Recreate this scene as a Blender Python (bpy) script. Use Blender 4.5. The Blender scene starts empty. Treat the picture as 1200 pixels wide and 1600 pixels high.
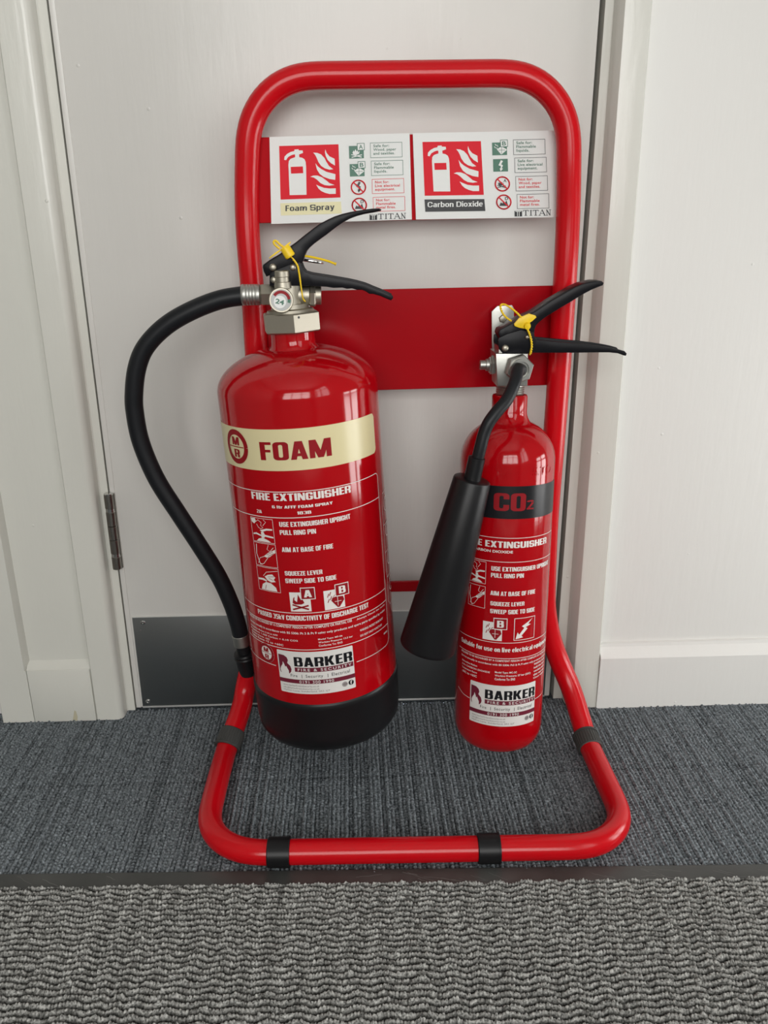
import bpy, bmesh, math, random
import numpy as np
from mathutils import Vector, Matrix
R = math.radians
random.seed(4)
rng = np.random.default_rng(7)
S = bpy.context.scene
COL = S.collection

# ------------------------------------------------------------------ camera
F_PX, PITCH, YAW, ROLL = 1264.97, .3424, .0409, -.0052
CAM = np.array([-.0952, -.9394, .6076])
fw = np.array([math.sin(YAW)*math.cos(PITCH), math.cos(YAW)*math.cos(PITCH), -math.sin(PITCH)])
ri = np.array([math.cos(YAW), -math.sin(YAW), 0.])
up = np.cross(ri, fw)
RT = ri*math.cos(ROLL) + up*math.sin(ROLL)
UP = -ri*math.sin(ROLL) + up*math.cos(ROLL)
FW = fw
cd = bpy.data.cameras.new('camera'); cam = bpy.data.objects.new('camera', cd); COL.objects.link(cam)
cd.sensor_fit = 'VERTICAL'; cd.sensor_height = 36; cd.lens = F_PX/1600*36; cd.clip_start = .02
M = Matrix.Identity(4)
for i in range(3):
    M[i][0], M[i][1], M[i][2], M[i][3] = RT[i], UP[i], -FW[i], CAM[i]
cam.matrix_world = M
S.camera = cam
def ray(px, py): return RT*(px-600)/F_PX - UP*(py-800)/F_PX + FW
def at(px, py, y):
    d = ray(px, py); return Vector(CAM + d*(y-CAM[1])/d[1])
def atz(px, py, z):
    d = ray(px, py); return Vector(CAM + d*(z-CAM[2])/d[2])

# ------------------------------------------------------------------ light and exposure
S.view_settings.view_transform = 'Standard'; S.view_settings.look = 'None'
S.view_settings.gamma = 1; S.view_settings.use_curve_mapping = False
S.view_settings.exposure = 0.0
W = bpy.data.worlds.new('world'); S.world = W; W.use_nodes = True
W.node_tree.nodes['Background'].inputs[0].default_value = (.75, .85, 1, 1)
W.node_tree.nodes['Background'].inputs[1].default_value = .6
def area(name, loc, rot, sx, sy, power, color):
    l = bpy.data.lights.new(name, 'AREA'); l.shape = 'RECTANGLE'; l.size = sx; l.size_y = sy
    l.energy = power; l.color = color
    o = bpy.data.objects.new(name, l); COL.objects.link(o); o.location = loc; o.rotation_euler = rot
    return o
# room: x -1.6..0.95, y -2.6..0, z 0..2.4; daylight comes through a low glazed opening at the side and a rear window
XL, XR, YB, ZC = -1.6, .95, -2.6, 2.4
SW = (-.66, -.06, .05, .60)      # glazed side opening, cut low so its light favours the floor: y0 y1 z0 z1
RW = (-2.35, -1.15, .55, 1.95)     # right-hand window further back: y0 y1 z0 z1
BW = (-1.0, .75, .55, 1.85)         # rear window: x0 x1 z0 z1
area('side_daylight', (XR+.16, (SW[0]+SW[1])/2, (SW[2]+SW[3])/2), (0, R(90), 0), SW[3]-SW[2], SW[1]-SW[0], 9.5, (1, .99, .97))
area('right_daylight', (XR+.16, (RW[0]+RW[1])/2, (RW[2]+RW[3])/2), (0, R(90), 0), RW[3]-RW[2], RW[1]-RW[0], 15, (1, .985, .95))
area('rear_daylight', ((BW[0]+BW[1])/2, YB-.16, (BW[2]+BW[3])/2), (R(90), 0, 0), BW[1]-BW[0], BW[3]-BW[2], 50, (1, .982, .945))

# ------------------------------------------------------------------ materials
def mat(name, col, rough=.5, metal=0, coat=0, spec=.5, aniso=0):
    m = bpy.data.materials.new(name); m.use_nodes = True
    b = m.node_tree.nodes['Principled BSDF']
    b.inputs['Base Color'].default_value = (*col, 1); b.inputs['Roughness'].default_value = rough
    b.inputs['Metallic'].default_value = metal; b.inputs['Coat Weight'].default_value = coat
    b.inputs['Coat Roughness'].default_value = .05
    b.inputs['Specular IOR Level'].default_value = spec
    return m
def nodes(m): return m.node_tree.nodes, m.node_tree.links, m.node_tree.nodes['Principled BSDF']
def noise_color(m, c0, c1, scale, sc3=(1, 1, 1), p0=.35, p1=.65, detail=4):
    n, l, b = nodes(m)
    tc = n.new('ShaderNodeTexCoord'); mp = n.new('ShaderNodeMapping'); mp.inputs['Scale'].default_value = sc3
    t = n.new('ShaderNodeTexNoise'); t.inputs['Scale'].default_value = scale; t.inputs['Detail'].default_value = detail
    r = n.new('ShaderNodeValToRGB'); r.color_ramp.elements[0].position = p0; r.color_ramp.elements[1].position = p1
    r.color_ramp.elements[0].color = (*c0, 1); r.color_ramp.elements[1].color = (*c1, 1)
    l.new(tc.outputs['Object'], mp.inputs[0]); l.new(mp.outputs[0], t.inputs['Vector']); l.new(t.outputs['Fac'], r.inputs[0])
    l.new(r.outputs[0], b.inputs['Base Color'])
    return mp, t, r
def bump(m, scale, strength, dist, sc3=(1, 1, 1), detail=3):
    n, l, b = nodes(m)
    tc = n.new('ShaderNodeTexCoord'); mp = n.new('ShaderNodeMapping'); mp.inputs['Scale'].default_value = sc3
    t = n.new('ShaderNodeTexNoise'); t.inputs['Scale'].default_value = scale; t.inputs['Detail'].default_value = detail
    bp = n.new('ShaderNodeBump'); bp.inputs['Strength'].default_value = strength; bp.inputs['Distance'].default_value = dist
    l.new(tc.outputs['Object'], mp.inputs[0]); l.new(mp.outputs[0], t.inputs['Vector']); l.new(t.outputs['Fac'], bp.inputs['Height'])
    old = b.inputs['Normal'].links
    if old: l.new(old[0].from_socket, bp.inputs['Normal'])
    l.new(bp.outputs[0], b.inputs['Normal'])
def paint(name, col, rough=.34):
    m = mat(name, col, rough)
    bump(m, 9, .10, .004, (9, 9, 1.2), 5)      # vertical brush marks
    bump(m, 60, .12, .001, (1, 1, 1), 2)
    # sparse chips and paint nibs
    n, l, b = nodes(m)
    tc = n.new('ShaderNodeTexCoord'); v = n.new('ShaderNodeTexVoronoi'); v.inputs['Scale'].default_value = 26
    r = n.new('ShaderNodeValToRGB'); r.color_ramp.elements[0].position = .02; r.color_ramp.elements[1].position = .05
    r.color_ramp.elements[0].color = (1, 1, 1, 1); r.color_ramp.elements[1].color = (0, 0, 0, 1)
    bp = n.new('ShaderNodeBump'); bp.inputs['Strength'].default_value = .5; bp.inputs['Distance'].default_value = .001
    l.new(tc.outputs['Object'], v.inputs['Vector']); l.new(v.outputs['Distance'], r.inputs[0]); l.new(r.outputs[0], bp.inputs['Height'])
    l.new(b.inputs['Normal'].links[0].from_socket, bp.inputs['Normal']); l.new(bp.outputs[0], b.inputs['Normal'])
    return m
DOORP = paint('door_paint', (.66, .645, .61))
FRAMEP = paint('frame_paint', (.655, .65, .595), .22)
WALLP = paint('wall_paint', (.74, .73, .70), .4)
ROOMP = mat('room_paint', (.32, .31, .29), .8)
CEILP = mat('ceiling_paint', (.6, .59, .57), .8)
REDP = mat('red_gloss_paint', (.40, .0015, .005), .09, 0, 0)
REDT = mat('red_tube_paint', (.56, .003, .008), .2, 0, 0, .36)
REDF = mat('red_panel_paint', (.37, .002, .007), .18, 0, 0, .2)
REDB = mat('red_board_paint', (.42, .003, .008), .6, 0, 0, .1)
for m_ in (REDP, REDT, REDF): bump(m_, 220, .03, .0005)
BLACKP = mat('black_plastic', (.009, .009, .010), .36, 0, 0, .28); bump(BLACKP, 400, .05, .0004)
BLACKG = mat('black_lever_paint', (.007, .007, .009), .33, 0, 0, .16)
RUBBER = mat('black_rubber', (.009, .010, .012), .42, 0, 0, .28); bump(RUBBER, 500, .05, .0003)
GREYRUB = mat('grey_rubber', (.045, .045, .042), .6); bump(GREYRUB, 300, .1, .0004)
STEEL = mat('nickel_plate', (.44, .41, .34), .46, 1); bump(STEEL, 300, .06, .0003)
ZINC = mat('zinc_plate', (.44, .44, .41), .42, 1); bump(ZINC, 260, .08, .0003)
HINGEM = mat('dark_chrome', (.30, .285, .26), .3, 1)
CHROME = mat('chrome', (.62, .62, .6), .2, 1)
BRUSH = mat('brushed_steel', (.34, .35, .35), .34, 1)
bump(BRUSH, 60, .12, .0006, (14, 14, .35), 4)
YEL = mat('yellow_plastic', (.88, .60, .015), .4)
WHITEP = mat('white_print', (.78, .74, .70), .45)
WHITES = mat('white_sign', (.78, .79, .77), .5, 0, 0, .25)
CREAM = mat('cream_print', (.70, .62, .36), .3)
CREAML = mat('pale_yellow_print', (.74, .69, .40), .4)
REDPR = mat('red_print', (.70, .014, .028), .55, 0, 0, .2)
REDD = mat('dark_red_print', (.27, .003, .008), .5, 0, 0, .25)
GREEN = mat('green_print', (.02, .13, .075), .4)
MAROON = mat('maroon_print', (.15, .012, .03), .4)
BLKPR = mat('black_print', (.010, .010, .012), .3, 0, 0, .3)
GREYPR = mat('grey_print', (.22, .19, .19), .45)
STICK = mat('white_sticker', (.72, .70, .67), .35)
GAP = mat('dark_gap', (.06, .045, .034), .9)
CARPET = mat('ribbed_carpet', (.1, .11, .12), .95, 0, 0, .1)
noise_color(CARPET, (.042, .050, .056), (.33, .37, .395), 430, (1, .8, 1), .3, .72, 5)
MATP = mat('mat_pile', (.1, .1, .1), .95, 0, 0, .1)
noise_color(MATP, (.09, .09, .084), (.58, .58, .55), 560, (1, .6, 1), .34, .70, 5)
def base_and_groove_shade(m, z0, z1, dark):
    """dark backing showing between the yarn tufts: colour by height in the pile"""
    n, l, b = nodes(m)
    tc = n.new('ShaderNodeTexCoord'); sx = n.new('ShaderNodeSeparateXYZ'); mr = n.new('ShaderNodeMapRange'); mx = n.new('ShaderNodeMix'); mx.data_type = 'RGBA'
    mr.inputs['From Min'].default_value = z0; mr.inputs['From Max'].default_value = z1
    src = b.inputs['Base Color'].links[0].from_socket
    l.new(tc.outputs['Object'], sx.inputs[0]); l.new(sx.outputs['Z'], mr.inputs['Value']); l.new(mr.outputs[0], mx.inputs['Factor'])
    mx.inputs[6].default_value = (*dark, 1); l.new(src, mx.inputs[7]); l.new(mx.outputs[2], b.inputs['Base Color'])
base_and_groove_shade(MATP, .0014, .0048, (.012, .012, .011))
base_and_groove_shade(CARPET, -.0036, -.0009, (.008, .009, .011))  # shade between the ribs put into the carpet's colour
MATE = mat('mat_rubber', (.04, .042, .04), .42)
noise_color(MATE, (.036, .038, .036), (.075, .075, .071), 14, (1, 1, 1), .3, .7, 6); bump(MATE, 250, .1, .0004)

# ------------------------------------------------------------------ mesh helpers
class MB:
    """collects shapes in world coordinates; build() links them as one mesh object"""
    def __init__(s): s.v = []; s.f = []; s.m = []
    def add(s, vs, fs, mi=0):
        o = len(s.v); s.v += [tuple(v) for v in vs]
        for f in fs: s.f.append(tuple(i+o for i in f)); s.m.append(mi)
    def box(s, a, b, mi=0, bev=0):
        bm = bmesh.new(); bmesh.ops.create_cube(bm, size=1)
        for v in bm.verts:
            v.co = Vector(((a[i]+b[i])/2 + v.co[i]*(b[i]-a[i]) for i in range(3)))
        if bev: bmesh.ops.bevel(bm, geom=bm.edges[:], offset=bev, segments=2, affect='EDGES', profile=.5)
        s.bm(bm, mi)
    def bm(s, bm, mi=0):
        bm.verts.index_update()
        s.add([v.co[:] for v in bm.verts], [[v.index for v in f.verts] for f in bm.faces], mi); bm.free()
    def prism(s, poly, y0, y1, mi=0, bev=.001, xf=None):
        """polygon of world points (taken at their x,z) thickened in y"""
        bm = bmesh.new()
        A = [bm.verts.new((p[0], y0, p[2])) for p in poly]; B = [bm.verts.new((p[0], y1, p[2])) for p in poly]
        n = len(poly); bm.faces.new(A); bm.faces.new(B[::-1])
        for i in range(n): bm.faces.new((A[i], B[i], B[(i+1) % n], A[(i+1) % n]))
        bmesh.ops.recalc_face_normals(bm, faces=bm.faces[:])
        if bev:
            es = [e for e in bm.edges if abs(e.verts[0].co.y-e.verts[1].co.y) < 1e-6]
            bmesh.ops.bevel(bm, geom=es, offset=bev, segments=2, affect='EDGES', profile=.5)
        bmesh.ops.triangulate(bm, faces=[f for f in bm.faces if len(f.verts) > 4])
        s.bm(bm, mi)
    def lathe(s, p0, ax, prof, seg=48, mi=0, ph=0.):
        """profile [(distance along axis, radius)]"""
        ax = Vector(ax).normalized(); p0 = Vector(p0)
        X = ax.orthogonal().normalized(); Y = ax.cross(X)
        vs = []; fs = []
        for t, r in prof:
            for k in range(seg):
                a = 2*math.pi*k/seg+ph; vs.append(p0+ax*t+(X*math.cos(a)+Y*math.sin(a))*max(r, 1e-5))
        n = len(prof)
        for i in range(n-1):
            for k in range(seg):
                k2 = (k+1) % seg; fs.append((i*seg+k, i*seg+k2, (i+1)*seg+k2, (i+1)*seg+k))
        fs.append(tuple(range(seg))[::-1]); fs.append(tuple(range((n-1)*seg, n*seg)))
        s.add(vs, fs, mi)
    def tube(s, pts, r, seg=16, mi=0, cap=True):
        pts = [Vector(p) for p in pts]; n = len(pts)
        rr = r if isinstance(r, (list, tuple)) else [r]*n
        T = [(pts[min(i+1, n-1)]-pts[max(i-1, 0)]).normalized() for i in range(n)]
        X = T[0].orthogonal().normalized(); vs = []; fs = []
        for i in range(n):
            X = (X-T[i]*X.dot(T[i])).normalized(); Y = T[i].cross(X)
            for k in range(seg):
                a = 2*math.pi*k/seg; vs.append(pts[i]+(X*math.cos(a)+Y*math.sin(a))*rr[i])
        for i in range(n-1):
            for k in range(seg):
                k2 = (k+1) % seg; fs.append((i*seg+k, i*seg+k2, (i+1)*seg+k2, (i+1)*seg+k))
        if cap: fs.append(tuple(range(seg))[::-1]); fs.append(tuple(range((n-1)*seg, n*seg)))
        s.add(vs, fs, mi)
    def build(s, name, mats, parent=None, smooth=True, ang=38):
        if not isinstance(mats, (list, tuple)): mats = [mats]
        vs = s.v
        if parent is not None:
            inv = world_of(parent).inverted(); vs = [inv @ Vector(v) for v in vs]
        me = bpy.data.meshes.new(name); me.from_pydata([tuple(v) for v in vs], [], s.f)
        for m in mats: me.materials.append(m)
        me.polygons.foreach_set('material_index', s.m)
        bm = bmesh.new(); bm.from_mesh(me); bmesh.ops.recalc_face_normals(bm, faces=bm.faces[:]); bm.to_mesh(me); bm.free()
        if smooth:
            me.shade_smooth(); me.set_sharp_from_angle(angle=R(ang))
        o = bpy.data.objects.new(name, me); COL.objects.link(o)
        if parent is not None: o.parent = parent
        return o
def world_of(o):
    m = o.matrix_basis.copy()
    return world_of(o.parent) @ m if o.parent else m
def empty(name, mw, label, cat):
    o = bpy.data.objects.new(name, None); COL.objects.link(o); o.empty_display_size = .05
    o.matrix_basis = mw; o['label'] = label; o['category'] = cat
    return o
def struct(o): o['kind'] = 'structure'; return o
def spline(pts, n=8):
    P = [Vector(p) for p in pts]; P = [P[0]*2-P[1]]+P+[P[-1]*2-P[-2]]; out = []
    for i in range(1, len(P)-2):
        for k in range(n):
            t = k/n; a, b, c, d = P[i-1:i+3]
            out.append(.5*((2*b)+(c-a)*t+(2*a-5*b+4*c-d)*t*t+(3*b-a-3*c+d)*t**3))
    out.append(P[-2]); return out
def smooth_path(pts, rad, n=10):
    """polyline with rounded corners of given radii"""
    P = [Vector(p) for p in pts]; out = [P[0]]
    for i in range(1, len(P)-1):
        a = (P[i-1]-P[i]).normalized(); b = (P[i+1]-P[i]).normalized(); r = rad[i-1]
        th = a.angle(b); d = r/math.tan(th/2)
        c = P[i]+(a+b).normalized()*(r/math.sin(th/2)); s0 = P[i]+a*d; s1 = P[i]+b*d
        u = s0-c; v = s1-c; om = u.angle(v)
        for k in range(n+1):
            t = k/n; out.append(c+(u*math.sin((1-t)*om)+v*math.sin(t*om))/math.sin(om))
    out.append(P[-1]); return out
def arc2(c, r, a0, a1, n=16): return [(c[0]+r*math.cos(R(a0+(a1-a0)*k/n)), c[1]+r*math.sin(R(a0+(a1-a0)*k/n))) for k in range(n+1)]

# lettering ----------------------------------------------------------
_tc = {}
def text2d(s, bold=0., extrude=0., space=1.):
    """glyph triangles of a line of text, bounding box scaled to the unit square"""
    key = (s, bold, extrude, space)
    if key not in _tc:
        c = bpy.data.curves.new('t', 'FONT'); c.body = s; c.offset = bold; c.extrude = extrude; c.resolution_u = 3
        c.space_character = space
        o = bpy.data.objects.new('t', c); COL.objects.link(o)
        bpy.context.view_layer.update()
        me = bpy.data.meshes.new_from_object(o.evaluated_get(bpy.context.evaluated_depsgraph_get()))
        v = np.array([x.co[:] for x in me.vertices]); f = [tuple(p.vertices) for p in me.polygons]
        bpy.data.objects.remove(o); bpy.data.curves.remove(c); bpy.data.meshes.remove(me)
        lo = v.min(0); hi = v.max(0); v[:, :2] = (v[:, :2]-lo[:2])/(hi[:2]-lo[:2])
        _tc[key] = (v, f)
    return _tc[key]
# heavy condensed block capitals, drawn as thick strokes (cap height 1)
def block_glyph(ch, w=.56, t=.205, h=.15, cr=.17):
    """-> (advance width, list of convex polygons)"""
    P = []
    lay = [0]                           # each stroke lies a hair above the last, so none coincide
    def put(q): P.append([(a, b, lay[0]) for a, b in q])
    def R_(x0, y0, x1, y1): lay[0] += 1; put([(x0, y0), (x1, y0), (x1, y1), (x0, y1)])
    def loop_(x0, y0, x1, y1, a0=0, a1=360, tx=t, ty=h, rr=cr):
        lay[0] += 1
        def pt(x0, y0, x1, y1, r, f):
            # point on a rounded rectangle at angle f (deg), by corner arcs
            r = min(r, (x1-x0)/2, (y1-y0)/2); f = f % 360; q = int(f//90); g = f-90*q
            cx = (x1-r, x0+r, x0+r, x1-r)[q]; cy = (y1-r, y1-r, y0+r, y0+r)[q]
            return (cx+r*math.cos(R(f)), cy+r*math.sin(R(f)))
        n = max(4, int((a1-a0)/15)); O = []; I = []
        fs = sorted(set([a0+(a1-a0)*k/n for k in range(n+1)]+[x+e for x in range(-360, 721, 90) for e in (-.01, .01) if a0 < x < a1]))
        for f in fs: O.append(pt(x0, y0, x1, y1, rr, f)); I.append(pt(x0+tx, y0+ty, x1-tx, y1-ty, rr*.45, f))
        for k in range(len(fs)-1): put([O[k], O[k+1], I[k+1], I[k]])
    def S_(a, b, th): 
        lay[0] += 1; put([(a[0], a[1]), (a[0]+th, a[1]), (b[0]+th, b[1]), (b[0], b[1])])
    c = ch
    if c == ' ': return .22, []
    if c in '.,': R_(.02, 0, .2, .18); return .22, P
    if c == ':': R_(.02, 0, .2, .18); R_(.02, .42, .2, .6); return .22, P
    if c == '-': R_(.02, .36, .3, .5); return .32, P
    if c == '+': R_(.02, .40, .42, .53); R_(.16, .26, .28, .67); return .44, P
    if c == '/': S_((0, 0), (.22, 1), .13); return .35, P
    if c == '&': loop_(.06, .5, .46, 1, 0, 360, .13, .12); loop_(0, 0, .5, .58, 0, 360, .17, .13); S_((.42, 0), (.2, .5), .2); return .66, P
    if c == 'I': R_(0, 0, t, 1); return t, P
    if c == '1': R_(.1, 0, .1+t, 1); lay[0] += 1; put([(0, .70), (.12, .70), (.2, 1), (.1, .9)]); return .1+t, P
    if c == 'A': w = .6; S_((0, 0), (.17, 1), .2); S_((w-.2, 0), (w-.37, 1), .2); R_(.14, .18, w-.14, .34); R_(.17, .86, w-.17, 1); return w, P
    if c == 'V': w = .58; S_((.19, 0), (0, 1), .2); S_((w-.39, 0), (w-.2, 1), .2); return w, P
    if c == 'M': w = .78; R_(0, 0, .19, 1); R_(w-.19, 0, w, 1); lay[0] += 1; put([(.29, 0), (.49, 0), (.24, 1), (.02, 1)]); lay[0] += 1; put([(.29, 0), (.49, 0), (w-.02, 1), (w-.24, 1)]); return w, P
    if c == 'W':
        w = .86
        for a, b in (((.11, 0), (0, 1)), ((.11, 0), (.33, 1)), ((.56, 0), (.34, 1)), ((.56, 0), (w-.19, 1))): S_(a, b, .19)
        return w, P
    if c == 'N': w = .58; R_(0, 0, .17, 1); R_(w-.17, 0, w, 1); S_((w-.22, 0), (0, 1), .22); return w, P
    if c == 'X': w = .6; S_((0, 0), (w-.22, 1), .22); S_((w-.22, 0), (0, 1), .22); return w, P
    if c == 'Y': w = .58; R_(w/2-t/2, 0, w/2+t/2, .5); S_((w/2-t/2, .42), (0, 1), .21); S_((w/2-t/2, .42), (w-.21, 1), .21); return w, P
    if c == 'K': w = .6; R_(0, 0, t, 1); S_((.12, .38), (w-.24, 1), .22); S_((w-.22, 0), (.16, .62), .2); return w, P
    if c == 'Z': w = .48; R_(0, 0, w, h); R_(0, 1-h, w, 1); S_((0, h*.5), (w-.2, 1-h*.5), .2); return w, P
    if c in 'EFL':
        w = .44; R_(0, 0, t, 1)
        if c != 'F': R_(0, 0, w, h)
        if c != 'L': R_(0, 1-h, w, 1); R_(0, .44, w*.92, .44+h*.95)
        return w, P
    if c == 'T': w = .5; R_(w/2-t/2, 0, w/2+t/2, 1); R_(0, 1-h, w, 1); return w, P
    if c == 'H': R_(0, 0, t, 1); R_(w-t, 0, w, 1); R_(0, .43, w, .58); return w, P
    if c in 'OQ0':
        loop_(0, 0, w, 1)
        if c == 'Q': S_((w-.16, -.06), (w*.5, .24), .15)
        return w, P
    if c == 'D': loop_(0, 0, w, 1, -90, 90); R_(0, 0, t, 1); R_(0, 0, w-cr+.01, h); R_(0, 1-h, w-cr+.01, 1); return w, P
    if c == 'U': loop_(0, 0, w, 1, 180, 360); R_(0, .2, t, 1); R_(w-t, .2, w, 1); return w, P
    if c == 'J': w = .48; loop_(0, 0, w, .8, 180, 360); R_(w-t, .2, w, 1); R_(0, .2, t, .34); return w, P
    if c in 'CG':
        loop_(0, 0, w, 1, .5, 359.5)
        R_(w-t, .66, w, .84); R_(w-t, .16, w, .35 if c == 'C' else .52)
        if c == 'G': R_(w*.52, .40, w, .52)
        return w, P
    if c in 'PR':
        loop_(0, .40, w, 1, -90, 90, t, .14, .16); R_(0, 0, t, 1); R_(0, .86, w-.15, 1); R_(0, .40, w-.15, .54)
        if c == 'R': R_(w-t-.015, 0, w-.015, .36); lay[0] += 1; put([(w-t-.015, .30), (w-.015, .30), (w-.08, .48), (w-t-.08, .48)])
        return w, P
    if c == 'B': loop_(0, .46, w-.02, 1, -90, 90, t, .13, .15); loop_(0, 0, w, .58, -90, 90, t, .13, .15); R_(0, 0, t, 1); R_(0, .87, w-.16, 1); R_(0, 0, w-.14, .13); R_(0, .455, w-.14, .585); return w, P
    if c == '8': loop_(.015, .46, w-.015, 1, 0, 360, t, .13, .15); loop_(0, 0, w, .58, 0, 360, t, .13, .15); return w, P
    if c == '3': loop_(0, .46, w-.02, 1, -90, 165, t, .13, .15); loop_(0, 0, w, .58, -165, 90, t, .13, .15); return w, P
    if c == 'S':
        loop_(0, .42, w, 1, 5, 270, t, .15, .16); loop_(0, 0, w, .57, -175, 90, t, .15, .16); R_(w*.35, .42, w*.65, .57); R_(w-t, .66, w, .76); R_(0, .24, t, .36); return w, P
    if c == '5': R_(0, .5, t*.9, 1); R_(0, 1-h, w*.95, 1); loop_(0, 0, w, .64, -170, 100, t, .14, .16); return w, P
    if c == '2': loop_(0, .42, w, 1, 0, 175, t, .15, .17); S_((0, .1), (w-t, .66), t); R_(w-t, .62, w, .74); R_(0, 0, w, h); return w, P
    if c == '6': loop_(0, 0, w, .62, 0, 360, t, .14, .15); loop_(0, .2, w, 1, 20, 200, t, .14, .15); R_(0, .2, t, .75); return w, P
    if c == '9': loop_(0, .38, w, 1, 0, 360, t, .14, .15); loop_(0, 0, w, .8, 200, 380, t, .14, .15); R_(w-t, .3, w, .8); return w, P
    if c == '4': w = .56; R_(w-t-.08, 0, w-.08, 1); R_(0, .2, w, .34); S_((0, .26), (w-t-.1, 1), .17); return w, P
    # lower case (x-height .74) for the sign lettering
    X = .74; k = .53
    def bowl(x0=0.): loop_(x0, 0, x0+k, X, 0, 360, t, h, .24)
    if c == 'o': bowl(); return k, P
    if c == 'e': loop_(0, 0, k, X, 0, 320, t, h, .24); R_(.08, .32, k-.02, .32+h*.9); return k, P
    if c == 'b': bowl(); R_(0, 0, t, 1.02); return k, P
    if c == 'd': bowl(); R_(k-t, 0, k, 1.02); return k, P
    if c == 'p': bowl(); R_(0, -.24, t, X); return k, P
    if c == 'a': loop_(.03, .28, k-.03, X, 0, 165, t, h, .2); R_(k-.03-t, .0, k-.03, .55); loop_(0, 0, k-.03, .45, 0, 360, t, h*.9, .18); return k, P
    if c == 'n': R_(0, 0, t, X); loop_(0, .1, k-.02, X, 0, 180, t, h, .2); R_(k-.02-t, 0, k-.02, .6); return k, P
    if c == 'm':
        R_(0, 0, t, X)
        for x in (0, .40-.03): loop_(x, .1, x+.46, X, 0, 180, t, h, .19); R_(x+.46-t, 0, x+.46, .6)
        return .83, P
    if c == 'r': R_(0, 0, t, X); loop_(0, .2, .44, X, 75, 180, t, h, .2); R_(.2, X-h, .33, X); return .34, P
    if c == 'i': R_(0, 0, t, X); R_(0, .86, t, 1.02); return t, P
    if c == 'l': R_(0, 0, t, 1.02); return t, P
    if c == 'k': R_(0, 0, t, 1.02); S_((.12, .26), (k-.2, X), .2); S_((k-.19, 0), (.14, .44), .19); return k, P
    if c == 't': R_(.08, 0, .08+t, .94); R_(0, X-h, .38, X); R_(.1, 0, .38, h*.9); return .38, P
    if c == 'f': R_(.08, 0, .08+t, .85); R_(0, X-h, .38, X); R_(.12, 1.02-h, .40, 1.02); return .38, P
    if c == 'u': R_(0, .15, t, X); R_(k-t, 0, k, X); loop_(0, 0, k, .6, 180, 360, t, h, .2); return k, P
    if c == 'v': S_((.17, 0), (0, X), .18); S_((.17, 0), (.34, X), .18); return .52, P
    if c == 'c': loop_(0, 0, k, X, 35, 325, t, h, .24); return k-.03, P
    if c == 'q': bowl(); R_(k-t, -.24, k, X); return k, P
    if c == 's': loop_(0, .29, k, X, 15, 270, t, h*.9, .16); loop_(0, 0, k, .43, -165, 90, t, h*.9, .16); return k, P
    if c == 'x': S_((0, 0), (k-.19, X), .18); S_((k-.19, 0), (0, X), .18); return k, P
    if c == 'y': S_((.19, 0), (k-.16, X), .16); S_((.19, 0), (0, X), .16); S_((.12, -.24), (.22, .06), .15); R_(.04, -.24, .2, -.24+h); return k, P
    return None
def block2d(s, space=.055, w=.56, t=.205, h=.15, cr=.17):
    key = ('#', s, space, w, t, h, cr)
    if key not in _tc:
        x = 0; vs = []; fs = []
        for c in s:
            g = block_glyph(c, w, t, h, cr)
            if g is None: return None
            for q in g[1]:
                o = len(vs); vs += [(x+a, b, l*2.2e-5) for a, b, l in q]; fs.append(tuple(range(o, o+len(q))))
            x += g[0]+space
        v = np.array(vs); lo = v.min(0); hi = v.max(0); hi[2] = 1; lo[2] = 0
        v = (v-lo)/(hi-lo); _tc[key] = (v, fs)
    return _tc[key]
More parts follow.
